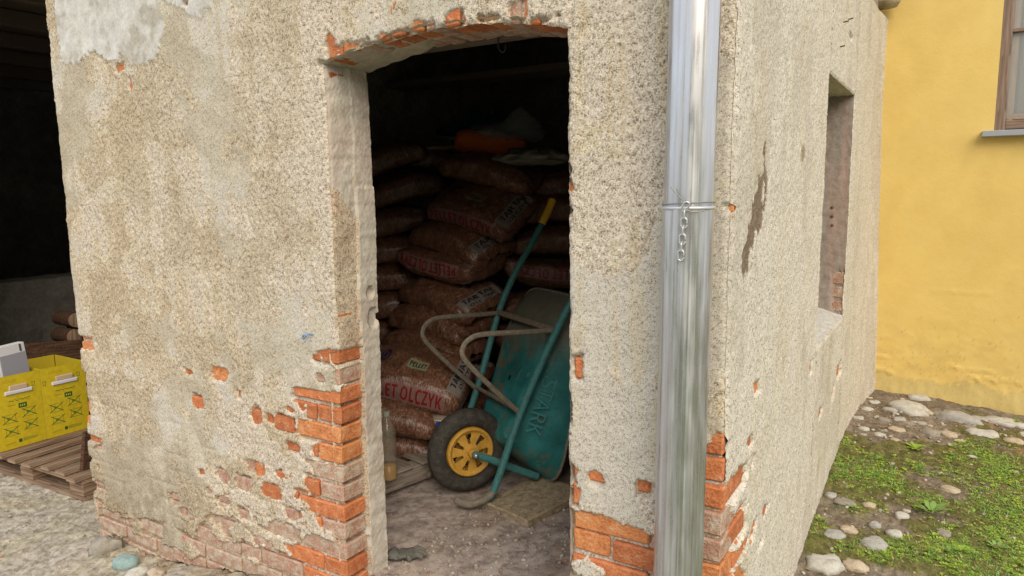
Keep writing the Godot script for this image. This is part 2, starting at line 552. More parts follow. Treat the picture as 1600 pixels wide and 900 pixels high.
# letters are drawn into a picture from the outlines of a text mesh
func stamp(im: Image, text: String, cx: float, cy: float, wide: float, high: float, c: Color, ax := Vector2(1, 0), ay := Vector2(0, 1)) -> void:
	var t := TextMesh.new()
	t.text = text
	t.font_size = 32
	t.depth = 0.0
	t.pixel_size = 0.01
	t.curve_step = 1.0
	var f := SystemFont.new()
	f.font_names = PackedStringArray(["Droid Sans"])
	f.font_weight = 700
	t.font = f
	var arr := t.get_mesh_arrays()
	if arr.is_empty():
		return
	var V: PackedVector3Array = arr[Mesh.ARRAY_VERTEX]
	var I := PackedInt32Array()
	if arr[Mesh.ARRAY_INDEX] != null:
		I = arr[Mesh.ARRAY_INDEX]
	else:
		for i in V.size():
			I.append(i)
	var lo := Vector2(1e9, 1e9)
	var hi := Vector2(-1e9, -1e9)
	for v in V:
		lo = lo.min(Vector2(v.x, v.y)); hi = hi.max(Vector2(v.x, v.y))
	var s := hi - lo
	var w := im.get_width()
	var hh := im.get_height()
	for k in range(0, I.size(), 3):
		var q := []
		for e in 3:
			var v := V[I[k + e]]
			var p := (Vector2(v.x, v.y) - lo) / s - Vector2(0.5, 0.5)
			q.append(Vector2(cx, cy) + ax * p.x * wide - ay * p.y * high)
		var a: Vector2 = q[0]
		var b: Vector2 = q[1]
		var d: Vector2 = q[2]
		var den := (b.y - d.y) * (a.x - d.x) + (d.x - b.x) * (a.y - d.y)
		if absf(den) < 1e-6:
			continue
		for y in range(maxi(0, int(minf(a.y, minf(b.y, d.y)))), mini(hh, int(maxf(a.y, maxf(b.y, d.y))) + 2)):
			for x in range(maxi(0, int(minf(a.x, minf(b.x, d.x)))), mini(w, int(maxf(a.x, maxf(b.x, d.x))) + 2)):
				var l0 := ((b.y - d.y) * (x - d.x) + (d.x - b.x) * (y - d.y)) / den
				var l1 := ((d.y - a.y) * (x - d.x) + (a.x - d.x) * (y - d.y)) / den
				if l0 >= -0.01 and l1 >= -0.01 and l0 + l1 <= 1.01:
					im.set_pixel(x, y, c)

func disc(im: Image, cx: int, cy: int, r0: float, r1: float, c: Color) -> void:
	for y in range(cy - int(r1) - 1, cy + int(r1) + 2):
		for x in range(cx - int(r1) - 1, cx + int(r1) + 2):
			var d := Vector2(x - cx, y - cy).length()
			if d <= r1 and d >= r0:
				im.set_pixel(x, y, c)

func line_on(im: Image, a: Vector2, b: Vector2, r: float, c: Color) -> void:
	var n := int(a.distance_to(b)) + 1
	for k in n + 1:
		var p := a.lerp(b, float(k) / n)
		im.fill_rect(Rect2i(int(p.x - r), int(p.y - r), maxi(1, int(2 * r)), maxi(1, int(2 * r))), c)

func make_bag_materials() -> void:
	var S := 768
	var pel := nimg(S, 0.11, 61, FastNoiseLite.TYPE_CELLULAR, 1, FastNoiseLite.RETURN_CELL_VALUE)
	var ped := nimg(S, 0.11, 61, FastNoiseLite.TYPE_CELLULAR, 1, FastNoiseLite.RETURN_DISTANCE)
	var crs := nimg(S, 0.012, 62)
	var b := blend(S, [[pel, 0.55], [ped, -0.25], [crs, 0.3]])
	var rgb := colorise(b, [[0.0, lin(0.05, 0.022, 0.014)], [0.35, lin(0.13, 0.056, 0.032)], [0.6, lin(0.19, 0.088, 0.052)], [0.85, lin(0.27, 0.142, 0.088)], [1.0, lin(0.38, 0.24, 0.16)]])
	var hgt := gray(S, blend(S, [[ped, -0.6], [crs, 0.5]]))
	var red := Color(0.52, 0.10, 0.09)
	var white := Color(0.54, 0.41, 0.39)
	var ink := Color(0.09, 0.10, 0.10)
	for v in 3:
		var im := Image.create_from_data(S, S, false, Image.FORMAT_RGB8, rgb)
		# v runs across the top (0-.377), down the front (.377-.5), under the bottom (.5-.877) and up the back
		for flip in 2:
			var y0 := 0.365 if flip == 0 else 0.865
			if v == 0:
				im.fill_rect(Rect2i(int(S * 0.06), int(S * (y0 + 0.024)), int(S * 0.80), int(S * 0.072)), white)
				if flip == 0:
					stamp(im, "PELLET OLCZYK", S * 0.46, S * (y0 + 0.060), S * 0.74, S * 0.052, red)
				else:
					stamp(im, "PELLET OLCZYK", S * 0.46, S * (y0 + 0.060), S * 0.74, S * 0.052, red, Vector2(-1, 0), Vector2(0, -1))
			# top and underside print
			var t0 := 0.0 if flip == 0 else 0.5
			disc(im, int(S * 0.20), int(S * (t0 + 0.20)), S * 0.028, S * 0.045, Color(0.10, 0.13, 0.28))
			disc(im, int(S * 0.20), int(S * (t0 + 0.20)), 0, S * 0.018, Color(0.10, 0.13, 0.28))
			if v == 0:
				im.fill_rect(Rect2i(int(S * 0.44), int(S * (t0 + 0.21)), int(S * 0.18), int(S * 0.07)), Color(0.55, 0.54, 0.42))
				stamp(im, "PELLET", S * 0.53, S * (t0 + 0.245), S * 0.15, S * 0.035, ink)
			for k in 3:
				stamp(im, ["PELLET", "OLCZYK", "PELLET"][k], S * (0.34 + 0.14 * k), S * (t0 + 0.10), S * 0.12, S * 0.03, Color(0.52, 0.42, 0.34))
				stamp(im, "OLCZYK", S * (0.36 + 0.14 * k), S * (t0 + 0.15), S * 0.10, S * 0.022, Color(0.52, 0.42, 0.34))
			if v != 2:
				im.fill_rect(Rect2i(int(S * 0.845), int(S * (t0 + 0.02)), int(S * 0.125), int(S * 0.345)), Color(0.52, 0.48, 0.46))
				stamp(im, "TARTAK", S * 0.888, S * (t0 + 0.19), S * 0.26, S * 0.05, ink, Vector2(0, -1), Vector2(1, 0))
				stamp(im, "OLCZYK", S * 0.945, S * (t0 + 0.19), S * 0.2, S * 0.026, ink, Vector2(0, -1), Vector2(1, 0))
		var m := StandardMaterial3D.new()
		m.resource_name = "pellet_bag_%d" % v
		m.albedo_texture = ImageTexture.create_from_image(im)
		m.roughness = 0.40
		m.metallic_specular = 0.5
		m.clearcoat_enabled = true
		m.clearcoat = 0.18
		m.clearcoat_roughness = 0.2
		m.heightmap_enabled = true
		m.heightmap_texture = hgt
		m.heightmap_scale = 0.35
		M["bag_%d" % v] = m

func make_box_print() -> void:
	var w := 320
	var h := 512
	var im := Image.create(w, h, false, Image.FORMAT_RGB8)
	for y in h:
		for x in w:
			var n := n_low.get_noise_2d(x * 0.02, y * 0.02) * 0.05 + n_low.get_noise_2d(x * 0.4, y * 0.1 + 50) * 0.02
			im.set_pixel(x, y, Color(0.74 + n, 0.65 + n, 0.07 + n * 0.5))
	var green := Color(0.10, 0.28, 0.10)
	for a in [[85, 300], [220, 278], [90, 390], [225, 370]]:
		var c := Vector2(a[0], a[1])
		line_on(im, c + Vector2(-50, -30), c + Vector2(50, 32), 2, green)
		line_on(im, c + Vector2(-50, 32), c + Vector2(50, -30), 2, green)
		line_on(im, c + Vector2(-38, -28), c + Vector2(38, -28), 1, green)
		line_on(im, c + Vector2(-38, 28), c + Vector2(38, 28), 1, green)
		line_on(im, c + Vector2(-38, -28), c + Vector2(-38, 28), 1, green)
		line_on(im, c + Vector2(38, -28), c + Vector2(38, 28), 1, green)
		for k in 8:
			line_on(im, c + Vector2(-18 + k * 3, -10 + absf(k - 3.5) * 2), c + Vector2(-14 + k * 3, 8 - absf(k - 3.5)), 1.5, Color(0.25, 0.45, 0.12))
	im.fill_rect(Rect2i(150, 205, 58, 34), green)
	for k in 3:
		im.fill_rect(Rect2i(160 + k * 14, 215, 8, 14), Color(0.72, 0.68, 0.1))
	for k in 9:
		line_on(im, Vector2(92 + k * 16, 180 - (k % 3) * 3), Vector2(102 + k * 16, 176 + (k % 2) * 8), 2, green)
	for k in 5:
		line_on(im, Vector2(80 + k * 11, 205), Vector2(87 + k * 11, 213), 1, green)
	im.fill_rect(Rect2i(130, 455, 22, 24), green)
	for k in 4:
		line_on(im, Vector2(160, 456 + k * 6), Vector2(225 + (k * 37) % 40, 456 + k * 6), 1, green)
	line_on(im, Vector2(40, 476), Vector2(110, 470), 1, green)
	for c in [Vector2(268, 90), Vector2(16, 110)]:
		line_on(im, c + Vector2(-12, -14), c + Vector2(12, -14), 1.5, green)
		line_on(im, c + Vector2(-9, -10), c + Vector2(-9, 14), 1.5, green)
		line_on(im, c + Vector2(9, -10), c + Vector2(9, 14), 1.5, green)
		line_on(im, c + Vector2(-9, 14), c + Vector2(9, 14), 1.5, green)
	for k in 4:
		disc(im, 60 + k * 26, 40, 7, 10, Color(0.62, 0.50, 0.06))
	var m := StandardMaterial3D.new()
	m.resource_name = "box_print"
	m.albedo_texture = ImageTexture.create_from_image(im)
	m.roughness = 0.7
	M["box_print"] = m
	mat("box_yellow", lin(0.46, 0.35, 0.02), 0.75)

# ------------------------------------------------------------------ ground
func table(t: Array, x: float) -> float:
	if x <= t[0]:
		return t[1]
	for k in range(0, t.size() - 2, 2):
		if x <= t[k + 2]:
			return lerpf(t[k + 1], t[k + 3], (x - t[k]) / (t[k + 2] - t[k]))
	return t[t.size() - 1]

const SIDE_Z := [0.0, -0.22, 1.13, -0.06, 2.17, 0.06, 3.5, 0.14, 4.5, 0.16]
const FRONT_X := [-3.7, -0.205, -3.0, -0.168, -2.43, -0.072, -1.95, -0.005, -0.9, -0.01, -0.5, -0.12]

func side_ground(x: float, z: float) -> float:
	return table(SIDE_Z, -z) - 0.07 * clampf(x + 0.47, -0.5, 2.5) + 0.012 * n_low.get_noise_2d(x * 2.0, z * 2.0)

func front_ground(x: float, z: float) -> float:
	var near := table(FRONT_X, x)
	return lerpf(near, -0.22, smoothstep(0.15, 1.6, z)) if z > 0.15 else near

func build_ground() -> void:
	# one sheet to the horizon; fine in front of the lens, coarse far away
	var xs := PackedFloat32Array([-60, -30, -15, -9])
	var x := -6.0
	while x < -0.7:
		xs.append(x); x += 0.5
	x = -0.62
	while x < 1.6:
		xs.append(x); x += 0.014
	for q in [2.0, 3.0, 5.0, 9.0, 20.0, 60.0]:
		xs.append(q)
	var zs := PackedFloat32Array([-60, -30, -12, -6])
	var z := -4.0
	while z < -0.4:
		zs.append(z); z += 0.014
	for q in [-0.3, -0.1, 0.2, 0.6, 1.0, 1.5, 2.0, 3.0, 5.0, 9.0, 20.0, 60.0]:
		zs.append(q)
	var P := PackedVector3Array()
	var C := PackedColorArray()
	var nv := xs.size() - 1
	var nu := zs.size() - 1
	for i in xs.size():
		for j in zs.size():
			var px := xs[i]
			var pz := zs[j]
			var y := -0.30
			if px > -0.65:
				y = side_ground(px, pz)
			if pz > 0.0:
				y = -0.24
			var near := px > -0.6 and px < 1.7 and pz > -3.8 and pz < 0.0
			var moss := smoothstep(-0.12, 0.2, n_low.get_noise_2d(px * 1.7 + 3.0, pz * 1.7) + 0.35 * n_mid.get_noise_2d(px, pz) + 0.22 + clampf((px + 0.20) * 0.55, -0.22, 0.22) - smoothstep(-2.5, -2.85, pz) * 0.6)
			if px < -0.7 or pz > 0.5:
				moss = 0.8
			if near:
				y += 0.010 * n_mid.get_noise_2d(px * 0.8, pz * 0.8) + 0.006 * n_edge.get_noise_2d(px, pz) + moss * 0.012 * (0.5 + n_fine.get_noise_2d(px, pz)) + rng.randf_range(-0.002, 0.002)
			P.append(Vector3(px, y, pz))
			var soil := Color(0.235, 0.185, 0.135).lerp(Color(0.34, 0.29, 0.235), clampf(0.5 + n_mid.get_noise_2d(px * 0.6 + 9.0, pz * 0.6), 0, 1))
			if near and n_low.get_noise_2d(px * 3.0 + 40.0, pz * 3.0) > 0.22 and pz < -2.3 and px > 0.05:
				soil = soil.lerp(Color(0.33, 0.17, 0.07), 0.6)
			var green := Color(0.13, 0.135, 0.03).lerp(Color(0.235, 0.235, 0.06), clampf(0.5 + n_edge.get_noise_2d(px, pz), 0, 1))
			if pz > 0.5:
				green = Color(0.15, 0.23, 0.06)
			C.append(soil.lerp(green, moss * 0.85))
	# du runs along z, dv along x: z cross x = up
	var g := part("ground", sheet(nu, nv, P, C), M.soil, self)
	tag(g, "mossy brown earth beside the shed up to the yellow house", "ground", "", "structure")
	# stones set into the earth at the foot of the yellow house
	var cob := [0.23, -3.12, 0.103, 0.48, 0.38, -3.07, 0.067, 0.61, -0.04, -2.97, 0.065, 0.53, 0.11, -3.30, 0.140, 0.23, 0.32, -3.38, 0.099, 0.28, -0.17, -3.30, 0.124, 0.33, -0.21, -2.89, 0.054, 0.50, -0.29, -3.03, 0.048, 0.58, -0.21, -3.09, 0.048, 0.58, -0.40, -3.15, 0.050, 0.83, -0.43, -2.94, 0.040, 0.80, 0.05, -3.00, 0.057, 0.53, -0.16, -3.06, 0.040, 0.70, -0.09, -3.11, 0.040, 0.80, -0.38, -2.78, 0.038, 0.60, -0.29, -2.75, 0.038, 0.50, -0.08, -3.30, 0.057, 0.50, 0.01, -3.32, 0.057, 0.43, 0.22, -3.37, 0.064, 0.31, 0.44, -3.24, 0.061, 0.50, 0.42, -3.39, 0.055, 0.43, 0.11, -2.94, 0.037, 0.60, 0.16, -3.19, 0.047, 0.50, -0.27, -3.23, 0.050, 0.67, -0.37, -3.32, 0.042, 0.80, -0.12, -3.54, 0.086, 0.35, -0.21, -2.72, 0.030, 0.62]
	for k in 14:
		cob.append_array([rng.randf_range(0.5, 1.3), rng.randf_range(-3.45, -3.0), rng.randf_range(0.04, 0.1), 0.5])
	for k in 26:
		cob.append_array([rng.randf_range(-0.42, 0.5), rng.randf_range(-3.5, -2.65), rng.randf_range(0.014, 0.03), 0.6])
	var meshes := []
	for k in 6:
		meshes.append(rock(k, 1.0, 0.42 + 0.06 * (k % 3), 0.8, 0.16, 14))
	for k in range(0, cob.size(), 4):
		var r: float = cob[k + 2] * 0.88
		var gy := side_ground(cob[k], cob[k + 1])
		var xf := Transform3D(Basis.from_euler(Vector3(rng.randf_range(-0.12, 0.12), rng.randf_range(-0.5, 0.5), rng.randf_range(-0.12, 0.12))).scaled(Vector3(r, r * 0.85, r * rng.randf_range(0.75, 1.0))), Vector3(cob[k], gy - r * 0.04, cob[k + 1]))
		part("cobblestone", meshes[(k / 4) % 6], M[["stone_a", "stone_b", "stone_c", "stone_a", "stone_d"][(k / 4 * 7) % 5]], g, xf)
	# paved yard in front of the shed and under the open bay
	P = PackedVector3Array()
	C = PackedColorArray()
	var ux := 300
	var uz := 170
	for j in uz + 1:
		for i in ux + 1:
			var px := lerpf(-0.42, -7.6, float(i) / ux) if i < 290 else lerpf(-7.36, -10.6, (i - 290) / 10.0)
			var f := float(j) / uz
			var pz := lerpf(1.5, -1.6, f)
			if f > 0.92:
				pz = lerpf(-1.35, -3.7, (f - 0.92) / 0.08)
			var y := front_ground(px, pz) + 0.006 * n_mid.get_noise_2d(px * 0.7, pz * 0.7) + 0.010 * n_low.get_noise_2d(px * 2, pz * 2) + 0.0045 * n_edge.get_noise_2d(px, pz) - 0.014 * smoothstep(0.22, 0.40, n_edge.get_noise_2d(px * 1.6 + 30.0, pz * 1.6))
			if px > -3.62 and pz < -0.02:
				y -= 0.3
			P.append(Vector3(px, y, pz))
			var t := clampf(0.5 + 0.9 * n_low.get_noise_2d(px * 1.6 + 8.0, pz * 1.6), 0, 1)
			var c := Color(1.0, 0.93, 0.83).lerp(Color(1.36, 1.27, 1.13), t)
			if pz > 0.0 and pz < 0.5:
				c = c.lerp(Color(0.72, 0.62, 0.48), clampf(0.4 + n_mid.get_noise_2d(px, pz), 0, 1) * smoothstep(-3.5, -3.1, px))
			C.append(c)
	var pv := part("pavement", sheet(ux, uz, P, C), M.pavement, self)
	tag(pv, "rough pitted grey concrete yard in front of the shed and under its open bay", "pavement", "", "structure")
	# unseen concrete behind the photographer, added to bounce light into the room
	P = PackedVector3Array()
	C = PackedColorArray()
	for j in 41:
		for i in 61:
			var px := lerpf(-1.3, -9.0, i / 60.0)
			var pz := lerpf(7.0, 1.5, j / 40.0)
			P.append(Vector3(px, -0.222 + 0.006 * n_low.get_noise_2d(px, pz), pz))
			C.append(Color(1.1, 1.06, 1.0))
	var yd := part("bounce_pavement", sheet(60, 40, P, C), M.pavement, self)
	tag(yd, "unseen grey concrete added to bounce light into the shed", "pavement", "", "structure")
	# room floor
	P = PackedVector3Array()
	C = PackedColorArray()
	for j in 121:
		for i in 151:
			var px := lerpf(-0.6, -3.7, i / 150.0)
			var pz := lerpf(0.06, -3.6, j / 120.0)
			var y := 0.035 + 0.01 * n_low.get_noise_2d(px * 2, pz * 2) + 0.006 * n_mid.get_noise_2d(px, pz) + 0.002 * n_edge.get_noise_2d(px, pz)
			y -= smoothstep(-0.12, 0.06, pz) * 0.04
			if pz > -0.14 and (px < DL - 0.005 or px > DR + 0.005):
				y -= 0.5
			P.append(Vector3(px, y, pz))
			var t := clampf(0.5 + n_mid.get_noise_2d(px * 0.4, pz * 0.4), 0, 1)
			C.append(Color(1.06, 0.93, 0.87).lerp(Color(1.44, 1.30, 1.22), t))
	var fl := part("floor", sheet(150, 120, P, C), M.floor_dust, self)
	tag(fl, "dusty pinkish grey floor of the pellet room", "floor", "", "structure")

# ------------------------------------------------------------------ shed walls
const FRONT_HOLES := [-3.645, 0.814, 0.095, 0.036, -3.684, 0.600, 0.034, 0.068, -3.677, 0.468, 0.036, 0.076, -3.64, 0.304, 0.085, 0.036, -3.67, 0.222, 0.07, 0.042, -3.65, 0.063, 0.085, 0.036, -3.67, -0.003, 0.07, 0.036, -2.30, 0.335, 0.06, 0.03, -2.16, 0.27, 0.06, 0.03, -2.62, 0.215, 0.05, 0.028, -2.71, 0.26, 0.022, 0.026, -2.12, 0.36, 0.04, 0.022, -2.90, 0.09, 0.05, 0.03, -2.581, 0.791, 0.051, 0.031, -2.789, 0.773, 0.028, 0.012, -2.745, 0.650, 0.041, 0.029, -2.367, 0.645, 0.036, 0.036, -2.282, 0.645, 0.023, 0.019, -2.196, 0.638, 0.064, 0.037, -2.468, 0.719, 0.012, 0.017, -2.612, 0.343, 0.053, 0.027, -2.469, 0.336, 0.050, 0.035, -2.592, 0.290, 0.018, 0.027, -2.400, 0.417, 0.061, 0.028, -2.760, 0.327, 0.023, 0.015, -2.985, 0.148, 0.040, 0.029, -2.820, 0.125, 0.024, 0.028, -2.474, 0.199, 0.059, 0.029, -2.334, 0.185, 0.065, 0.037, -2.207, 0.181, 0.062, 0.034, -1.914, 0.930, 0.069, 0.032, -2.004, 0.921, 0.021, 0.015, -1.986, 0.852, 0.020, 0.017, -1.889, 0.863, 0.016, 0.029, -1.907, 0.775, 0.060, 0.030, -2.032, 0.729, 0.049, 0.020, -2.091, 0.735, 0.021, 0.026, -2.007, 0.698, 0.062, 0.033, -1.994, 0.627, 0.139, 0.041, -2.000, 0.549, 0.049, 0.036, -2.159, 0.548, 0.037, 0.024, -1.881, 0.562, 0.053, 0.035, -1.969, 0.489, 0.055, 0.021, -2.020, 0.407, 0.064, 0.037, -1.907, 0.419, 0.054, 0.036, -1.962, 0.337, 0.139, 0.039, -2.027, 0.253, 0.072, 0.040, -1.898, 0.285, 0.048, 0.037, -1.921, 0.189, 0.076, 0.040, -2.031, 0.087, 0.080, 0.036, -1.891, 0.119, 0.048, 0.032, -1.885, 1.071, 0.010, 0.019, -0.929, 0.687, 0.015, 0.036, -0.926, 0.616, 0.022, 0.035, -0.851, 0.697, 0.025, 0.022, -0.698, 0.695, 0.029, 0.027, -0.907, 1.020, 0.019, 0.035, -0.935, 0.894, 0.006, 0.039, -0.934, 1.534, 0.006, 0.045, -0.479, 1.490, 0.014, 0.009, -0.468, 1.053, 0.007, 0.020, -0.489, 0.876, 0.023, 0.016, -0.495, 0.849, 0.030, 0.021, -2.165, 0.703, 0.022, 0.010, -2.244, 0.425, 0.023, 0.014, -2.077, 0.446, 0.029, 0.013, -3.125, 2.093, 0.029, 0.016, -3.053, 2.019, 0.010, 0.026, -2.627, 2.288, 0.016, 0.009,
	-1.85, 2.03, 0.022, 0.05, -1.79, 2.02, 0.03, 0.022, -1.72, 2.03, 0.04, 0.010, -1.62, 2.03, 0.03, 0.014, -1.54, 2.04, 0.04, 0.012, -1.45, 2.05, 0.045, 0.02, -1.33, 2.055, 0.04, 0.026, -1.21, 2.045, 0.05, 0.008, -1.10, 2.05, 0.032, 0.034, -1.02, 2.015, 0.05, 0.008, -1.905, 1.985, 0.02, 0.010]
const SIDE_HOLES := [-0.339, 0.943, 0.034, 0.019, -0.272, 0.793, 0.033, 0.021, -0.314, 0.719, 0.025, 0.021, -0.526, 0.476, 0.041, 0.014, -0.366, 0.471, 0.036, 0.034, -2.275, 0.555, 0.109, 0.044, -2.083, 0.490, 0.050, 0.037, -1.344, 0.778, 0.034, 0.030, -1.668, 0.492, 0.061, 0.024, -0.121, 0.710, 0.123, 0.040, -0.138, 0.570, 0.126, 0.061, -0.486, 0.374, 0.030, 0.014, -0.150, 0.467, 0.136, 0.031, -2.079, 2.258, 0.070, 0.011]
const BAND_L := [-3.69, -0.05, -3.38, -0.03, -3.10, 0.005, -2.86, -0.01, -2.74, 0.13, -2.57, 0.17, -2.41, 0.11, -2.25, 0.12, -2.10, 0.14, -1.88, 0.15]
const PATCH := [-3.62, 2.6, -3.608, 2.27, -3.59, 2.153, -3.491, 2.134, -3.375, 2.173, -3.295, 2.173, -3.225, 2.13, -3.14, 2.121, -3.095, 2.157, -3.055, 2.099, -2.94, 2.08, -2.845, 2.104, -2.772, 2.222, -2.793, 2.324, -2.69, 2.29, -2.554, 2.218, -2.471, 2.25, -2.44, 2.6]
var patch_poly := PackedVector2Array()
var hole_rows := {}

func holes_near(list: Array, key: String, y: float) -> PackedInt32Array:
	var k := int(floor(y / 0.02))
	var kk := "%s%d" % [key, k]
	if not hole_rows.has(kk):
		var r := PackedInt32Array()
		for i in range(0, list.size(), 4):
			if absf(list[i + 1] - (k + 0.5) * 0.02) < list[i + 3] * 1.5 + 0.03:
				r.append(i)
		hole_rows[kk] = r
	return hole_rows[kk]

# > 0 where the render has fallen off, about one per 3 cm
func hole_value(list: Array, key: String, x: float, y: float) -> float:
	var m := -1.0
	for i in holes_near(list, key, y):
		var rx: float = list[i + 2]
		var dx: float = (x - list[i]) / rx
		if absf(dx) > 2.5:
			continue
		var ry: float = list[i + 3]
		var dy: float = (y - list[i + 1]) / ry
		var e := pow(dx * dx * dx * dx + dy * dy * dy * dy, 0.25)
		m = maxf(m, (1.0 - e) * minf(rx, ry) / 0.03)
	return m

func front_mask(x: float, y: float) -> float:
	var m := hole_value(FRONT_HOLES, "f", x, y)
	if x > -2.25 and x < -1.86 and y < 0.80:
		# toothed quoin: a long and a short brick in turn
		var row := int(floor((y + 0.01375) / COURSE + 0.5 - 0.36))
		var reach := 0.125 if posmod(row, 2) == 1 else 0.25
		reach += 0.03 * n_low.get_noise_2d(row * 3.1, 2.0) + 0.12 * n_low.get_noise_2d(row * 9.7, 5.0)
		m = maxf(m, (x - (DL - reach)) / 0.03 - 1.3 * smoothstep(0.10, 0.35, n_mid.get_noise_2d(x * 0.9 + 3.0, y * 0.9)))
	if x < -1.86 and y < 0.3:
		m = maxf(m, (table(BAND_L, x) - y) / 0.05)
		if m > 0.0:
			# lumps of render that still cling on
			m -= 2.6 * smoothstep(-0.02, 0.25, n_mid.get_noise_2d(x * 0.7 + 70.0, y * 1.1))
	elif x > -0.96:
		var lim := 0.585 - 0.12 * maxf(0.0, x + 0.86) if x < -0.6 else 0.84
		m = maxf(m, (lim - y) / 0.04)
		var d := Vector2((x + 0.872) / 0.06, (y - 0.40) / 0.032).length()
		m = minf(m, (d - 1.0) * 1.5)
	return m + 0.35 * n_edge.get_noise_2d(x, y) + 0.22 * n_fine.get_noise_2d(x, y)

func side_mask(z: float, y: float) -> float:
	var m := hole_value(SIDE_HOLES, "s", z, y)
	if z > -0.30 and y < 0.8:
		var lim := 0.74 + z * 0.9
		if z < -0.14:
			lim = 0.60 + z * 0.6
		m = maxf(m, (lim - y) / 0.05 - 2.0 * smoothstep(0.0, 0.4, n_mid.get_noise_2d(z * 0.8 + 5.0, y * 0.8)))
	return m + 0.35 * n_edge.get_noise_2d(z + 20.0, y) + 0.22 * n_fine.get_noise_2d(z + 20.0, y)

func patch_value(x: float, y: float) -> bool:
	if y < 2.05 or x > -2.3:
		return false
	var q := Vector2(x + 0.02 * n_edge.get_noise_2d(x, y) + 0.008 * n_fine.get_noise_2d(x, y), y + 0.02 * n_edge.get_noise_2d(x + 9.0, y) + 0.008 * n_fine.get_noise_2d(x + 9.0, y))
	return Geometry2D.is_point_in_polygon(q, patch_poly)

# how far the face of the wall stands out from its plane
func front_height(x: float, y: float) -> float:
	var h := 0.007 * n_low.get_noise_2d(x, y) + 0.004 * n_mid.get_noise_2d(x, y)
	var m := front_mask(x, y)
	h -= 0.021 * smoothstep(-0.10, 0.16, m)
	if patch_value(x, y):
		h += 0.004
	else:
		var rough := 0.45 if fine_field(x, y) else 1.0
		h += rough * (0.0030 * n_fine.get_noise_2d(x * 1.6, y * 1.6) + rng.randf_range(-0.0022, 0.0016))
	# thin worn render low on the wall lets the courses show
	if x < -1.9 and y < 0.75:
		var row := fposmod(y + 0.014, COURSE) / COURSE
		h -= 0.0032 * (1.0 - smoothstep(0.0, 0.16, minf(row, 1.0 - row))) * smoothstep(0.75, 0.5, y) * smoothstep(-0.05, 0.3, n_mid.get_noise_2d(x * 0.6 + 12.0, y * 0.6))
	for q in [[-2.92, 1.05, 1.75, 3.0], [-2.33, 1.15, 1.62, 9.0], [-3.33, 0.5, 1.0, 14.0], [-0.72, 1.25, 1.9, 21.0]]:
		if y > q[1] and y < q[2]:
			var cr: float = q[0] + 0.10 * n_mid.get_noise_2d(q[3], y * 0.35) + 0.02 * n_edge.get_noise_2d(q[3], y)
			h -= 0.006 * (1.0 - smoothstep(0.0, 0.0055, absf(x - cr))) * smoothstep(0.0, 0.1, y - q[1]) * smoothstep(0.0, 0.1, q[2] - y)
	# crack beside the lintel
	if y > 1.98:
		var cxr := -0.908 + 0.018 * sin(y * 21.0) + 0.008 * n_edge.get_noise_2d(0.0, y)
		h -= 0.010 * (1.0 - smoothstep(0.0, 0.006, absf(x - cxr)))
	return h

# fields of finer, trowelled render among the coarse cast
func fine_field(x: float, y: float) -> bool:
	return n_low.get_noise_2d(x * 1.2 + 50.0, y * 0.85) + 0.35 * n_mid.get_noise_2d(x * 0.7 + 50.0, y * 0.7) + 0.15 * n_edge.get_noise_2d(x, y) > 0.19

func front_color(x: float, y: float) -> Color:
	var a := n_low.get_noise_2d(x * 1.3 + 4.0, y * 1.3)
	var b := n_mid.get_noise_2d(x * 0.5, y * 0.5)
	var g := n_edge.get_noise_2d(x * 0.7 + 5.0, y * 0.7)
	var streak := n_mid.get_noise_2d(x * 1.7, y * 0.10)
	var c := Color(0.93, 0.92, 0.865)
	if x > -1.0:
		c = Color(1.46, 1.44, 1.37)
		c = c.lerp(Color(1.10, 1.04, 0.92), clampf(a * 1.2 + b * 0.6, 0, 0.8))
	else:
		c = c.lerp(Color(0.83, 0.775, 0.66), clampf(smoothstep(-1.9, -3.5, x) * 0.65 + a * 0.6, 0, 1))
	# skims and repairs with an edge, scoured pale spots, rain-washed grey runs
	c = c.lerp(Color(1.22, 1.19, 1.11), 0.6 * smoothstep(0.10, 0.24, n_low.get_noise_2d(x * 2.6 + 31.0, y * 1.9) + 0.25 * b))
	c = c.lerp(Color(1.32, 1.28, 1.20), 0.5 * smoothstep(0.22, 0.34, b + 0.4 * g))
	c = c.lerp(Color(0.82, 0.785, 0.70), 0.6 * smoothstep(0.05, 0.35, streak + 0.3 * a))
	c = c.lerp(Color(0.76, 0.71, 0.61), 0.5 * smoothstep(0.18, 0.42, -b - 0.35 * g))
	# lime shows pale along the broken edges of the render
	var m := front_mask(x, y)
	c = c.lerp(Color(1.38, 1.34, 1.26), 0.75 * smoothstep(-0.75, -0.1, m) * smoothstep(-0.3, 0.1, g + b))
	if x < -1.85:
		var low := smoothstep(0.95, 0.55, y + 0.25 * a)
		c = c.lerp(Color(1.26, 1.23, 1.16), low * smoothstep(0.0, 0.25, b + a * 0.8 + 0.3 * g))
		var dirt := smoothstep(0.62, 0.1, y + 0.25 * b) * smoothstep(-2.3, -3.0, x + 0.3 * a)
		c = c.lerp(Color(0.58, 0.53, 0.43), dirt * clampf(0.65 + b + 0.6 * g, 0, 0.95))
		var ar := smoothstep(-2.02, -1.93, x + 0.05 * b + 0.03 * g) * smoothstep(0.9, 1.05, y)
		c = c.lerp(Color(1.42, 1.38, 1.28), ar * 0.75)
	return c

func wob(y: float, k: float) -> float:
	return 0.006 * n_low.get_noise_2d(k, y * 1.6) + 0.0025 * n_mid.get_noise_2d(k, y) + 0.004 * n_edge.get_noise_2d(k, y)

func jamb_base(y: float) -> float:
	return DL + wob(y, 3.0)

# where the render is gone the arris falls back behind the quoin bricks
func jamb_l(y: float) -> float:
	if y > 1.2:
		return jamb_base(y)
	return jamb_base(y) - 0.024 * smoothstep(0.0, 0.4, front_mask(DL - 0.012, y))

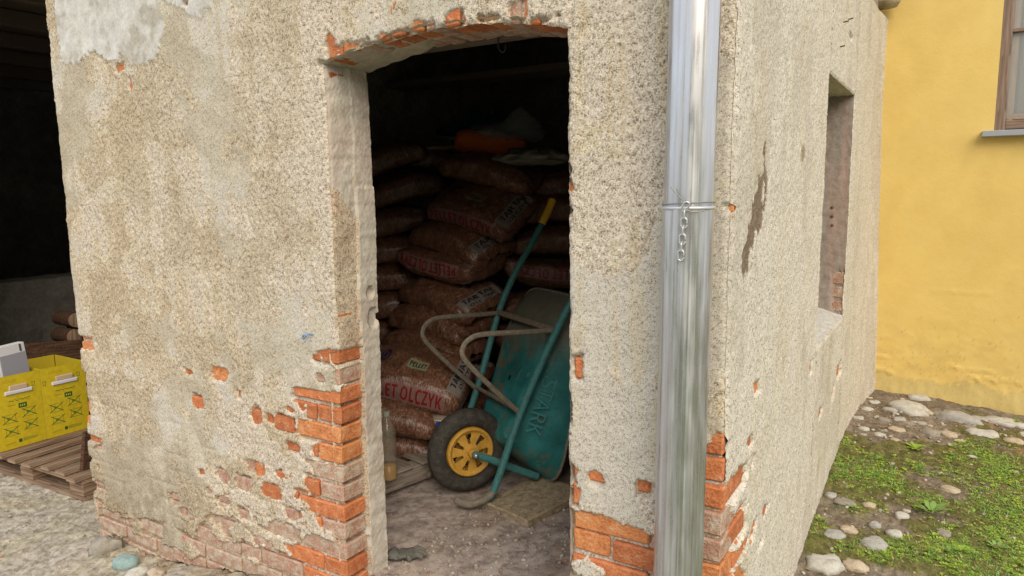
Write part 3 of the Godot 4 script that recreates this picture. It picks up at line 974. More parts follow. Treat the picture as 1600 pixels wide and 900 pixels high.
func jamb_r(y: float) -> float:
	return DR + wob(y, 8.0)

func arch(x: float) -> float:
	if x < DL or x > DR:
		return 1.985
	var t := (x + 1.41) / 0.475
	return 1.985 + 0.055 * maxf(0.0, 1.0 - t * t) + 0.006 * n_edge.get_noise_2d(x, 2.0)

func corner_x(y: float) -> float:
	return XC + 0.6 * wob(y, 15.0) - 0.010 * smoothstep(0.0, 0.3, front_mask(XC - 0.004, y))

# rounded arris: distance from the edge -> setback
func arris(d: float, r: float) -> float:
	if d >= r:
		return 0.0
	return 0.45 * r * pow(1.0 - d / r, 2.0)

func build_shed() -> void:
	for k in range(0, PATCH.size(), 2):
		patch_poly.append(Vector2(PATCH[k], PATCH[k + 1]))
	var shed := thing("old_shed", "old shed of rough crumbling render over red brick with an open doorway", "shed")
	var core := new_st()
	add_box(core, Vector3((XL + 0.02 + DL - 0.03) / 2, 1.3, -0.13), Vector3(DL - XL - 0.05, 3.5, 0.15), 0.002)
	add_box(core, Vector3((DR + 0.03 + XC - 0.03) / 2, 1.3, -0.13), Vector3(XC - DR - 0.06, 3.5, 0.15), 0.002)
	add_box(core, Vector3((DL + DR) / 2, 2.56, -0.131), Vector3(DR - DL + 0.1, 0.98, 0.148), 0.002)
	var wall := part("front_wall", done(core), M.mortar, shed)
	wall.set_meta("label", "rough cast front wall with bare brick low down and beside the doorway")
	# ---- the render on it, as three fields that meet at the doorway
	var r := 0.016
	for panel in 3:
		var nu: int = [290, 76, 500][panel]
		var nv: int = [345, 300, 84][panel]
		var P := PackedVector3Array()
		var C := PackedColorArray()
		var keep := PackedByteArray()
		var keep2 := PackedByteArray()
		var keep3 := PackedByteArray()
		P.resize((nu + 1) * (nv + 1))
		C.resize(P.size())
		keep.resize(nu * nv)
		keep2.resize(nu * nv)
		keep3.resize(nu * nv)
		for j in nv + 1:
			var v := float(j) / nv
			for i in nu + 1:
				var u := float(i) / nu
				var x := 0.0
				var y := 0.0
				if panel == 2:
					x = lerpf(XL, XC, u)
					y = lerpf(arch(x), 2.62, v)
				else:
					y = lerpf(-0.36 if panel == 0 else -0.05, 1.985, v)
				var xa := XL + wob(y, 21.0) * 0.9
				var xb := corner_x(y)
				if panel == 0:
					xb = jamb_l(y)
					x = lerpf(xa, xb, u)
				elif panel == 1:
					xa = jamb_r(y)
					x = lerpf(xa, xb - 0.45 * r, u)
				else:
					x = lerpf(xa, xb - 0.45 * r, u)
					y = lerpf(arch(x), 2.62, v)
				var h := front_height(x, y)
				if panel == 2:
					if x > DL and x < DR:
						h -= arris(y - arch(x), 0.012) * 1.6
					h -= arris(xb - 0.45 * r - x, r)
				else:
					h -= arris(xb - x, r) if panel == 0 else arris(xb - 0.45 * r - x, r)
					h -= arris(x - xa, 0.012)
				P[j * (nu + 1) + i] = Vector3(x, y, h)
				C[j * (nu + 1) + i] = front_color(x, y)
		for j in nv:
			for i in nu:
				var q := P[j * (nu + 1) + i]
				var is_patch := panel == 2 and patch_value(q.x, q.y)
				var fine := fine_field(q.x, q.y)
				keep[j * nu + i] = 0 if is_patch or fine else 1
				keep2[j * nu + i] = 1 if is_patch else 0
				keep3[j * nu + i] = 1 if fine and not is_patch else 0
		part("render_coat", sheet(nu, nv, P, C, PackedVector2Array(), keep), M.roughcast, wall)
		part("render_coat", sheet(nu, nv, P, C, PackedVector2Array(), keep3), M.roughcast_skim, wall)
		if panel == 2:
			for k in C.size():
				var pn := n_mid.get_noise_2d(P[k].x * 0.6, P[k].y * 0.6) + 0.5 * n_edge.get_noise_2d(P[k].x, P[k].y)
				C[k] = Color(0.93, 0.92, 0.91).lerp(Color(0.72, 0.68, 0.62), smoothstep(0.1, 0.45, pn)).lerp(Color(1.05, 1.04, 1.03), smoothstep(0.1, 0.4, -pn))
			var pm := sheet(nu, nv, P, C, PackedVector2Array(), keep2)
			var pp := part("plaster_patch", pm, M.lime_plaster, wall)
			pp.set_meta("label", "smooth whitish plaster patch with a torn lower edge")
	reveals(wall)
	bricks_front(wall)
	side_wall(shed)
	shell(shed)

func reveals(wall: Node) -> void:
	# left jamb: brick-deep outer face, then an inner lip of smoother plaster
	var nu := 44
	var nv := 300
	var P := PackedVector3Array()
	var C := PackedColorArray()
	for j in nv + 1:
		var y := lerpf(-0.05, 2.03, float(j) / nv)
		var yc := minf(y, 1.985)
		for i in nu + 1:
			var t := float(i) / nu
			var z := -0.218 * t
			var lip := -0.122 + 0.008 * n_mid.get_noise_2d(y * 0.6, 50.0)
			var d := arris(-z, 0.016)
			var m := -1.0
			if y < 1.0 and z > lip:
				m = (0.83 - y) / 0.05 + 0.6 + n_mid.get_noise_2d(z * 1.2 + 3.0, y * 1.2) * 2.2
				var head := hole_value(FRONT_HOLES, "f", DL + z * 0.3, y)
				m = maxf(m, head * 0.8 if z > -0.05 else -1.0)
			m += 0.4 * n_edge.get_noise_2d(z + 40.0, y)
			d += 0.017 * smoothstep(0.0, 0.3, m)
			var x := (jamb_l(yc) if z > lip else jamb_base(yc)) - d + 0.002 * n_edge.get_noise_2d(z, y) + 0.006 * n_low.get_noise_2d(z + 3.0, y)
			if z < lip:
				x += 0.009
				if y > 1.56 + 0.02 * n_edge.get_noise_2d(y, z):
					x -= 0.006
				var notch := Vector2((z + 0.19) / 0.03, (y - 1.06) / 0.04).length()
				if notch < 1.0 or Vector2((z + 0.18) / 0.02, (y - 1.16) / 0.022).length() < 1.0:
					x -= 0.016
			x += rng.randf_range(-0.0012, 0.0008)
			P.append(Vector3(x, y, z - 0.45 * 0.016 * (1.0 - t)))
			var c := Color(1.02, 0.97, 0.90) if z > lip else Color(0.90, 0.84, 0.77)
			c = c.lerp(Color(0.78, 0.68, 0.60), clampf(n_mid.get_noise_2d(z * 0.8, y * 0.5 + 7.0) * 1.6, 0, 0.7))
			if y > 1.45:
				c = c.lerp(Color(0.98, 0.82, 0.74), clampf(0.5 + n_low.get_noise_2d(z * 3.0, y * 2.0), 0, 0.8))
			C.append(c)
	var outer := PackedByteArray()
	var inner := PackedByteArray()
	for j in nv:
		for i in nu:
			var q := P[j * (nu + 1) + i]
			var o := q.z > -0.124 + 0.008 * n_mid.get_noise_2d(q.y * 0.6, 50.0) and not (q.y > 1.5 + 0.3 * n_mid.get_noise_2d(q.z * 0.6, q.y * 0.6))
			outer.append(1 if o else 0)
			inner.append(0 if o else 1)
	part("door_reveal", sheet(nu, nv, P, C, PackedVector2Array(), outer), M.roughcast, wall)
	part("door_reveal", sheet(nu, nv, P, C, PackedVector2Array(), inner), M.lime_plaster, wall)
	# right jamb (turned away from the door light)
	P = PackedVector3Array()
	C = PackedColorArray()
	for j in 201:
		var y := lerpf(-0.05, 2.03, j / 200.0)
		for i in 21:
			var z := -0.215 * (1.0 - i / 20.0)
			var d := arris(-z, 0.012) + 0.004 * n_edge.get_noise_2d(z + 9.0, y)
			P.append(Vector3(jamb_r(minf(y, 1.985)) + d, y, z))
			C.append(Color(0.95, 0.88, 0.80))
	part("door_reveal", sheet(20, 200, P, C), M.lime_plaster, wall)
	# soffit of the flat arch
	P = PackedVector3Array()
	C = PackedColorArray()
	for j in 31:
		var z := -0.235 * j / 30.0
		for i in 141:
			var x := lerpf(DL - 0.02, DR + 0.02, i / 140.0)
			var y := arch(clampf(x, DL + 0.001, DR - 0.001)) + arris(-z, 0.012) + 0.012 * smoothstep(-1.72, -1.5, x + 0.2 * n_mid.get_noise_2d(x, z)) + 0.003 * n_edge.get_noise_2d(x, z)
			y += rng.randf_range(-0.001, 0.001)
			P.append(Vector3(x, y, z))
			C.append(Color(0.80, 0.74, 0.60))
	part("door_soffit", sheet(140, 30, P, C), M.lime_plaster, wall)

func brick_variants(l: float) -> Array:
	var out := []
	for k in 5:
		out.append(box_mesh(Vector3(l, BH, BW), 0.0055, 0.0028))
	return out

func bricks_front(wall: Node) -> void:
	var full := brick_variants(BL)
	var half := brick_variants(BW)
	var names := ["brick_a", "brick_b", "brick_c", "brick_b", "brick_dusty", "brick_a"]
	var k := 0
	# courses from each reveal outwards, stretcher and header in turn
	for row in range(-5, 13):
		var y := 0.0245 + row * COURSE
		for side in 2:
			var lead := (row + 100 + side) % 2 == 0
			var x: float = jamb_base(y) - 0.008 if side == 0 else jamb_r(y) + 0.010
			var dir := -1.0 if side == 0 else 1.0
			var end: float = XL + 0.01 if side == 0 else XC - 0.008
			var first := true
			while (x - end) * dir < -0.03:
				var header := (not lead) if first else (rng.randf() < 0.35)
				var l := BW if header else BL
				if (x + dir * l - end) * dir > 0.0:
					l = absf(end - x)
				var cx := x + dir * l / 2
				var seen := false
				for a in 7:
					for b in 3:
						if front_mask(cx + (a - 3) * l / 6.2, y + (b - 1) * BH / 2.2) > 0.05:
							seen = true
				if first and side == 0 and y < 0.86:
					seen = true
				if seen:
					var mname: String = names[rng.randi() % 6]
					if side == 0 and y < 0.26 and x < -2.1:
						mname = ["brick_dusty", "brick_pale", "brick_dusty"][rng.randi() % 3]
					if side == 0 and row == 6 and first:
						mname = "brick_pale"
					var src: Array = half if l < 0.17 else full
					var sc := l / (BW if l < 0.17 else BL)
					var xf := Transform3D(Basis.from_euler(Vector3(rng.randf_range(-0.02, 0.02), rng.randf_range(-0.012, 0.012), rng.randf_range(-0.012, 0.012))).scaled_local(Vector3(sc, rng.randf_range(0.95, 1.03), 1)), Vector3(cx, y + rng.randf_range(-0.002, 0.002), -BW / 2 - 0.0075 + rng.randf_range(-0.003, 0.003) + 0.006 * n_low.get_noise_2d(cx, y)))
					part("brick", src[k % 5], M[mname], wall, xf)
					k += 1
				x += dir * (l + 0.011)
				first = false
	# bricks standing on end over the doorway
	var vous := []
	for q in 4:
		vous.append(box_mesh(Vector3(0.062, 0.24, BW), 0.005, 0.003))
	for q in 13:
		var x := DL + 0.035 + q * 0.0735
		var t := (x + 1.41) / 0.475
		var y := 1.985 + 0.055 * (1.0 - t * t) + 0.122
		var xf := Transform3D(Basis.from_euler(Vector3(0, 0, -t * 0.16 + rng.randf_range(-0.03, 0.03))), Vector3(x, y, -BW / 2 - 0.008 + rng.randf_range(-0.003, 0.003)))
		part("brick", vous[q % 4], M[["brick_a", "brick_b", "brick_c", "brick_dusty"][(q * 5 + 1) % 4]], wall, xf)
		if x > -1.6:
			part("brick", vous[(q + 1) % 4], M.brick_dusty, wall, xf.translated(Vector3(0, 0.004, -BW - 0.008)))
	# single bricks behind the odd hole higher up
	for q in [[-0.533, 1.49], [-3.125, 2.085], [-3.05, 2.01], [-2.62, 2.288], [-0.88, 1.53], [-0.86, 1.02], [-1.945, 1.07]]:
		part("brick", half[rng.randi() % 5], M[["brick_c", "brick_a", "brick_b"][rng.randi() % 3]], wall, at(q[0], q[1], -BW / 2 - 0.009))
	# top brick of the left pier springing
	part("brick", half[1], M.brick_b, wall, at(-1.950, 1.93, -0.085, 90))

func side_height(z: float, y: float) -> float:
	var h := 0.006 * n_low.get_noise_2d(z + 30.0, y) + 0.003 * n_mid.get_noise_2d(z + 30.0, y)
	h -= 0.019 * smoothstep(-0.10, 0.16, side_mask(z, y))
	h += 0.0024 * n_fine.get_noise_2d(z * 1.6 + 30.0, y * 1.6) + rng.randf_range(-0.0016, 0.0012)
	# the foot of the wall spreads, and the far end swells out to the house
	h += 0.05 * smoothstep(-2.6, -3.6, z) * smoothstep(2.0, 0.0, y) + 0.03 * smoothstep(-3.2, -3.62, z)
	return h

func stain_at(z: float, y: float) -> float:
	var cz := table([1.31, -0.151, 1.389, -0.19, 1.456, -0.255, 1.528, -0.307, 1.62, -0.317, 1.75, -0.325], y)
	var w := table([1.26, -0.03, 1.31, 0.03, 1.36, 0.05, 1.42, 0.065, 1.48, 0.075, 1.54, 0.04, 1.62, 0.02, 1.70, -0.02], y)
	return w - absf(z - cz) + 0.05 * n_edge.get_noise_2d(z * 1.0, y * 0.5) + 0.025 * n_fine.get_noise_2d(z * 0.6, y * 0.3)

func side_wall(shed: Node) -> void:
	const SZ0 := -1.46
	const SZ1 := -2.36
	const SY0 := 0.845
	const SY1 := 2.01
	var core := new_st()
	add_box(core, Vector3(XC - 0.12, 1.3, (SZ0 - 0.03) / 2 - 0.09), Vector3(0.15, 3.5, -SZ0 - 0.21), 0.002)
	add_box(core, Vector3(XC - 0.12, 1.3, (SZ1 - 0.03 + ZB) / 2), Vector3(0.15, 3.5, -ZB + SZ1 - 0.03), 0.002)
	add_box(core, Vector3(XC - 0.12, SY0 - 0.67, (SZ0 + SZ1) / 2), Vector3(0.149, 1.3, SZ0 - SZ1 + 0.1), 0.002)
	add_box(core, Vector3(XC - 0.12, SY1 + 0.52, (SZ0 + SZ1) / 2), Vector3(0.149, 1.0, SZ0 - SZ1 + 0.1), 0.002)
	var wall := part("side_wall", done(core), M.mortar, shed)
	wall.set_meta("label", "pale rendered side wall with a tall narrow window recess and a brown streak")
	var r := 0.016
	# four fields round the recess; z runs away from the corner
	for panel in 4:
		var z0: float = [0.0, SZ0, SZ0, SZ1][panel]
		var z1: float = [SZ0, SZ1, SZ1, ZB][panel]
		var y0: float = [-0.35, -0.35, SY1, -0.35][panel]
		var y1: float = [2.62, SY0, 2.62, 2.62][panel]
		var nu: int = [200, 100, 100, 110][panel]
		var nv: int = [380, 150, 76, 340][panel]
		var P := PackedVector3Array()
		var C := PackedColorArray()
		var keep := PackedByteArray()
		P.resize((nu + 1) * (nv + 1))
		C.resize(P.size())
		for j in nv + 1:
			for i in nu + 1:
				var u := float(i) / nu
				var y := lerpf(y0, y1, float(j) / nv)
				var z := lerpf(z0, z1, u)
				var cx := corner_x(y)
				if panel == 0:
					z = lerpf(-0.45 * r + 0.0025 + front_height(cx - 0.45 * r, y), SZ0 + 0.5 * wob(y, 31.0), u)
				elif panel == 3:
					z = lerpf(SZ1 + 0.5 * wob(y, 34.0), ZB, u)
				var off := (cx - XC) * (1.0 - smoothstep(0.0, 0.1, -z))
				var h := side_height(z, y)
				if panel == 0:
					h -= arris(-z - 0.45 * r, r)
					h = lerpf(front_height_at_corner(y), h, smoothstep(0.0, 0.02, -z))
					if y > SY0 and y < SY1:
						h -= arris(z - SZ0, 0.012)
				elif panel == 3:
					if y > SY0 and y < SY1:
						h -= arris(SZ1 - z, 0.012)
				elif panel == 1:
					y += (0.012 * n_edge.get_noise_2d(z, 4.0)) * float(j) / nv
					h -= arris(SY0 - y, 0.02)
				else:
					h -= arris(y - SY1, 0.012)
				var sv := stain_at(z, y)
				if sv > 0.0:
					h -= 0.003
				P[j * (nu + 1) + i] = Vector3(XC + off + h, y, z)
				var b := n_mid.get_noise_2d(z * 0.5 + 60.0, y * 0.25)
				var st := n_mid.get_noise_2d(z * 0.8 + 80.0, y * 0.12)
				var c := Color(1.25, 1.26, 1.28).lerp(Color(1.14, 1.13, 1.10), clampf(0.3 + b, 0, 1))
				c = c.lerp(Color(0.88, 0.85, 0.76), 0.6 * smoothstep(0.05, 0.4, st + 0.4 * b))
				c = c.lerp(Color(0.82, 0.78, 0.69), 0.5 * smoothstep(0.1, 0.3, n_mid.get_noise_2d(z * 0.6 + 11.0, y * 0.5) + 0.4 * n_edge.get_noise_2d(z, y)))
				c = c.lerp(Color(1.34, 1.32, 1.26), clampf(-st * 1.2 - 0.1, 0, 0.6))
				if sv > 0.0:
					c = Color(0.36, 0.29, 0.24)
				var kn := Vector2((z + 0.93) / 0.04, (y - 1.66) / 0.03).length()
				if kn < 1.0 + 0.3 * n_edge.get_noise_2d(z, y):
					c = Color(0.62, 0.55, 0.44)
				C[j * (nu + 1) + i] = c
		var keep4 := PackedByteArray()
		keep.resize(nu * nv)
		keep4.resize(nu * nv)
		for j in nv:
			for i in nu:
				var q := P[j * (nu + 1) + i]
				var skim := fine_field(q.z * 1.3 + 7.0, q.y * 0.7)
				keep[j * nu + i] = 0 if skim else 1
				keep4[j * nu + i] = 1 if skim else 0
		part("render_coat", sheet(nu, nv, P, C, PackedVector2Array(), keep4), M.roughcast_skim, wall)
		part("render_coat", sheet(nu, nv, P, C, PackedVector2Array(), keep), M.roughcast_fine, wall)
	# the recess
	var depth := 0.17
	var P2 := PackedVector3Array()
	var C2 := PackedColorArray()
	for j in 121:
		var y := lerpf(SY0 - 0.03, SY1 + 0.03, j / 120.0)
		for i in 31:
			var t := i / 30.0
			var x := XC + side_height(SZ1, y) * 0.6 - t * depth - 0.004
			var m := smoothstep(0.02, 0.0, absf(y - 0.97) - 0.10 + 0.03 * n_edge.get_noise_2d(t, y)) * smoothstep(0.45, 0.25, t)
			P2.append(Vector3(x, y, SZ1 + 0.002 + 0.5 * wob(y, 34.0) + 0.003 * n_edge.get_noise_2d(t * 0.2, y) - 0.012 * m))
			var c := Color(0.62, 0.47, 0.42).lerp(Color(0.50, 0.45, 0.42), clampf(0.5 + n_mid.get_noise_2d(t * 0.5, y * 0.2) * 1.2, 0, 1))
			C2.append(c)
	# seen from the corner: du runs inwards (-x), dv up, face looks to +z
	part("recess_jamb", flipped(30, 120, P2, C2), M.lime_plaster, wall)
	for q in 3:
		part("brick", box_mesh(Vector3(0.06, BH, 0.1), 0.006, 0.004), M.brick_dusty, wall, at(XC - 0.040, 0.895 + q * COURSE, SZ1 - 0.0545, rng.randf_range(-3, 3)))
	P2 = PackedVector3Array()
	C2 = PackedColorArray()
	for j in 41:
		for i in 31:
			var z := lerpf(SZ0 + 0.01, SZ1 - 0.01, j / 40.0)
			var t := i / 30.0
			P2.append(Vector3(XC - 0.004 - t * depth, SY0 + 0.012 * n_edge.get_noise_2d(z, 4.0) + t * 0.05 + 0.003 * n_mid.get_noise_2d(z, t), z))
			C2.append(Color(0.86, 0.86, 0.85))
	part("recess_sill", sheet(30, 40, P2, C2), M.lime_plaster, wall)
	P2 = PackedVector3Array()
	C2 = PackedColorArray()
	for j in 41:
		for i in 31:
			var z := lerpf(SZ0 + 0.01, SZ1 - 0.01, j / 40.0)
			var t := i / 30.0
			P2.append(Vector3(XC - 0.004 - t * depth, SY1 + 0.002 + 0.004 * n_mid.get_noise_2d(z, t), z))
			C2.append(Color(0.86, 0.84, 0.74))
	part("recess_head", flipped(30, 40, P2, C2), M.lime_plaster, wall)
	part("recess_jamb", box_mesh(Vector3(depth, SY1 - SY0 + 0.05, 0.03), 0.002), M.mortar, wall, at(XC - 0.02 - depth / 2, (SY0 + SY1) / 2, SZ0 + 0.02))
	part("light_stop_board", box_mesh(Vector3(0.03, SY1 - SY0 + 0.06, SZ0 - SZ1 + 0.04), 0.002), M.wood_grey, wall, at(XC - depth - 0.0, (SY0 + SY1) / 2, (SZ0 + SZ1) / 2))  # out of view, added so no light enters the room through the recess
	for q in 3:
		part("rust_spot", lathe([[0.001, 0.004], [0.006, 0.004], [0.009, 0.0]].map(func(a): return [a[0], -a[1]]), 10, Vector3(0, 0, -1)), M.rust, wall, at(-0.557 + 0.002 * q, 1.43 - 0.048 * q, SZ1 + 0.005))
	# bricks of the corner pier that show on this face
	var full := brick_variants(BL)
	var half := brick_variants(BW)
	for row in range(-4, 14):
		var y := 0.0245 + row * COURSE
		var z := -0.012
		var first := true
		while z > -0.75:
			var l := (BW if (row % 2 == 0) else BL) if first else BL
			if first and row % 2 != 0:
				l = BL
			var seen := false
			for a in 7:
				for b in 3:
					if side_mask(z - l / 2 + (a - 3) * l / 6.2, y + (b - 1) * BH / 2.2) > 0.05:
						seen = true
			if seen:
				var xf := Transform3D(Basis.from_euler(Vector3(0, PI / 2 + rng.randf_range(-0.012, 0.012), 0)).scaled_local(Vector3(1, rng.randf_range(0.95, 1.03), 1)), Vector3(XC - 0.0085 - BW / 2 + rng.randf_range(-0.002, 0.002), y, z - l / 2))
				part("brick", (half if l < 0.17 else full)[(row + 9) % 5], M[["brick_a", "brick_c", "brick_b"][rng.randi() % 3]], wall, xf)
			z -= l + 0.011
			first = false
	for q in [[-2.275, 0.555], [-2.083, 0.49], [-1.344, 0.778], [-1.668, 0.492]]:
		part("brick", half[1], M.brick_a, wall, at(XC - 0.0085 - BW / 2, q[1], q[0], 90))
	# nails
	for q in [[-1.80, 2.27], [-1.95, 2.31], [-1.72, 2.15]]:
		part("nail", tube(PackedVector3Array([Vector3(-0.02, 0, 0), Vector3(0.02, 0.006, 0.0)]), 0.003, -1, 8), M.iron, wall, at(XC, q[1], q[0]))

func front_height_at_corner(_y: float) -> float:
	return -0.45 * 0.016

func flipped(nu: int, nv: int, P: PackedVector3Array, C: PackedColorArray) -> ArrayMesh:
	var Q := PackedVector3Array()
	var D := PackedColorArray()
	for j in nv + 1:
		for i in range(nu, -1, -1):
			Q.append(P[j * (nu + 1) + i])
			D.append(C[j * (nu + 1) + i])
	return sheet(nu, nv, Q, D)

func shell(shed: Node) -> void:
	# what closes the pellet room and the open bay
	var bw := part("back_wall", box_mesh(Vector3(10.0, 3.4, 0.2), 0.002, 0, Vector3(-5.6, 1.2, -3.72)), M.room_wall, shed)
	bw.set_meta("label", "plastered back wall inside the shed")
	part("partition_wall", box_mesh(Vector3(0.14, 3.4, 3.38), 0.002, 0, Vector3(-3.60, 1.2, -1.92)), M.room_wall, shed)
	part("roof", box_mesh(Vector3(10.3, 0.08, 3.98), 0.004, 0, Vector3(-5.56, 3.02, -1.86)), M.roof_wood, shed)
	for k in 11:
		part("rafter", box_mesh(Vector3(0.09, 0.13, 3.5), 0.006, 0.003), M.roof_wood, shed, at(-9.84 + k * 0.88, 2.91, -1.95))
	var P := PackedVector3Array()
	var C := PackedColorArray()
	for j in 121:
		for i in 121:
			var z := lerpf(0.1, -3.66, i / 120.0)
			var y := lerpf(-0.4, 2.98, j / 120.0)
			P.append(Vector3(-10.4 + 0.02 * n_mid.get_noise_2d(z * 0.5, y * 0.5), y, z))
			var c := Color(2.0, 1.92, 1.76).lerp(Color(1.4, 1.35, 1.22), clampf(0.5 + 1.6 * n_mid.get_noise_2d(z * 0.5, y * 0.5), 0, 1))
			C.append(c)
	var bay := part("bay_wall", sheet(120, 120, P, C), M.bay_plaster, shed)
	bay.set_meta("label", "plastered end wall deep inside the open bay")
	P = PackedVector3Array()
	C = PackedColorArray()
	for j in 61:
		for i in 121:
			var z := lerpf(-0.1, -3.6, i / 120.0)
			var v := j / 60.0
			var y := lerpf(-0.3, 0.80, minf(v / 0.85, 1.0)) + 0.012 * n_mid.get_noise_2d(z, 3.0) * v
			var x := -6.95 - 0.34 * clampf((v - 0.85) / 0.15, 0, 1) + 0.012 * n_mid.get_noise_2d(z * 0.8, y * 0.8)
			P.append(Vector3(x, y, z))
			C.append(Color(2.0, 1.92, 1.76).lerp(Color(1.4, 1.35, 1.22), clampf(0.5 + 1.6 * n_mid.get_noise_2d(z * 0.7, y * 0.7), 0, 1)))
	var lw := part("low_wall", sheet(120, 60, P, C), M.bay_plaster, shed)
	lw.set_meta("label", "low plastered wall with a ledge behind the cartons")
	part("added_bay_wall", box_mesh(Vector3(5.2, 3.6, 0.2), 0.004, 0, Vector3(-7.95, 1.0, -0.1)), M.mortar, shed)  # unseen wall, added to keep daylight out of the bay
	part("bay_beam", box_mesh(Vector3(1.66, 0.2, 0.16), 0.01, 0.004), M.roof_wood, shed, at(-4.53, 2.84, -0.36))
	part("bay_lintel", box_mesh(Vector3(1.66, 0.2, 0.18), 0.01, 0.0), M.mortar, shed, at(-4.53, 3.08, -0.11))
	# top of the wall above the picture
	part("wall_head", box_mesh(Vector3(XC - XL - 0.03, 0.36, 0.2), 0.004, 0, Vector3((XC + XL) / 2, 2.79, -0.115)), M.mortar, shed)
	part("wall_head", box_mesh(Vector3(0.2, 0.36, 3.4), 0.004, 0, Vector3(XC - 0.115, 2.79, -1.92)), M.mortar, shed)
	# rounded stone end that juts out at the eaves by the yellow house
	var rk := rock(17, 0.10, 0.055, 0.09, 0.12, 16)
	var rs := part("eaves_stone", rk, M.tan_stone, shed, at(-0.46, 2.725, -3.50))
	rs.set_meta("label", "rounded buff stone end jutting out at the eaves")

# ------------------------------------------------------------------ yellow house
func build_yellow_house() -> void:
	var house := thing("yellow_house", "yellow painted house wall with a wooden window behind the shed", "house", at(0, 0, 0))
	var WX := 0.175
	var WY := 1.875
	var P := PackedVector3Array()
	var C := PackedColorArray()
	var keep := PackedByteArray()
	var nu := 240
	var nv := 230
	keep.resize(nu * nv)
	for j in nv + 1:
		for i in nu + 1:
			var fx := float(i) / nu
			var x := lerpf(-0.62, 1.55, fx)
			var y := lerpf(-0.25, 3.3, float(j) / nv)
			var low := smoothstep(1.0, 0.2, y)
			var h := 0.004 * n_low.get_noise_2d(x * 1.2 + 90.0, y * 1.2)
			h += low * (0.004 * n_mid.get_noise_2d(x * 0.6, y * 0.8) + 0.0014 * n_edge.get_noise_2d(x, y * 1.4) + 0.0008 * n_fine.get_noise_2d(x, y))
			# ridges where the paint film has slumped and lifted
			for q in [[0.33, 0.012, 0.05, 2.1], [0.27, 0.010, 0.03, 3.3], [0.52, 0.006, 0.04, 1.3], [0.84, 0.005, 0.05, 5.7]]:
				var line: float = q[0] + q[2] * n_mid.get_noise_2d(x * 0.35 + q[3], 0.0) + 0.01 * n_edge.get_noise_2d(x * 0.6, q[3])
				var d: float = y - line
				if d > 0.0 and d < 0.028:
					h += 0.8 * q[1] * (1.0 - d / 0.028) * smoothstep(-0.15, 0.2, n_mid.get_noise_2d(x * 0.4 + q[3] * 7.0, 1.0))
			h += 0.02 * smoothstep(0.25, 0.05, y + 0.05 * n_mid.get_noise_2d(x, 2.0))
			P.append(Vector3(x, y, ZB + h))
			var c := Color(1, 1, 1)
			var chip := n_edge.get_noise_2d(x * 1.1 + 5.0, y * 1.3)
			var fade := n_low.get_noise_2d(x * 1.4 + 70.0, y * 0.9) + 0.3 * n_mid.get_noise_2d(x * 0.7 + 70.0, y * 0.5)
			c = c.lerp(Color(0.97, 0.98, 1.06), smoothstep(0.0, 0.25, fade))
			c = c.lerp(Color(0.94, 0.92, 0.90), 0.6 * smoothstep(0.1, 0.4, -fade))
			if y < 0.75 and n_fine.get_noise_2d(x * 1.3, y * 1.3) > 0.30 + 0.5 * y:
				c = c.lerp(Color(0.62, 0.62, 0.75), 0.5)
			if y < 0.95 and y > 0.2 and x < 0.2 and chip > 0.44:
				c = Color(1.25, 1.75, 5.5)
			if y < 0.24 + 0.05 * n_mid.get_noise_2d(x * 0.6, 9.0) + 0.02 * n_edge.get_noise_2d(x, y):
				c = c.lerp(Color(0.62, 0.72, 1.4), 0.55)
			elif y < 0.5:
				c = c.lerp(Color(0.86, 0.86, 0.9), clampf(n_mid.get_noise_2d(x * 0.8, y) * 1.5, 0, 0.5))
			if n_mid.get_noise_2d(x * 0.9 + 33.0, y * 0.4) > 0.9:
				c = c.lerp(Color(0.90, 0.88, 0.86), 0.6)
			C.append(c)
	for j in nv:
		for i in nu:
			var q := P[j * (nu + 1) + i]
			var q2 := P[(j + 1) * (nu + 1) + i + 1]
			keep[j * nu + i] = 0 if (q2.x > WX + 0.012 and q.x < 1.18 and q2.y > WY and q.y < 3.1) else 1
	var w := part("wall", sheet(nu, nv, P, C, PackedVector2Array(), keep), M.yellow_paint, house)
	w.set_meta("label", "yellow painted wall, paint flaking and slumping near the ground")
	# rest of the building
	part("wall", box_mesh(Vector3(1.0, 3.6, 0.3), 0.004, 0, Vector3(2.05, 1.55, ZB - 0.145)), M.yellow_paint, house)
	part("wall", box_mesh(Vector3(5.2, 3.6, 0.3), 0.004, 0, Vector3(-3.2, 1.55, ZB - 0.36)), M.yellow_paint, house)
	part("wall", box_mesh(Vector3(9.0, 0.9, 0.3), 0.004, 0, Vector3(-1.9, 3.74, ZB - 0.146)), M.yellow_paint, house)
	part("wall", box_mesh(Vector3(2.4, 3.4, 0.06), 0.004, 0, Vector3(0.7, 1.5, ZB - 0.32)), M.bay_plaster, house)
	part("reveal", box_mesh(Vector3(0.02, 1.26, 0.1), 0.002, 0, Vector3(WX - 0.006, 2.5, ZB - 0.062)), M.yellow_paint, house)
	# window
	var win := Node3D.new()
	win.name = "window"
	house.add_child(win)
	win.position = Vector3(WX, WY, ZB)
	win.set_meta("label", "brown wooden window with light inner sash on a grey granite sill")
	var W := 1.0
	var H := 1.2
	var upright := Basis(Vector3.BACK, PI / 2)
	part("frame", box_mesh(Vector3(H, 0.062, 0.05), 0.003, 0.0006), M.wood_window, win, Transform3D(upright, Vector3(0.035, H / 2, -0.03)))
	part("frame", box_mesh(Vector3(H, 0.062, 0.05), 0.003, 0.0006), M.wood_window, win, Transform3D(upright, Vector3(W - 0.035, H / 2, -0.03)))
	part("frame", box_mesh(Vector3(W - 0.13, 0.055, 0.05), 0.003, 0.0006, Vector3(W / 2, 0.033, -0.03)), M.wood_window, win)
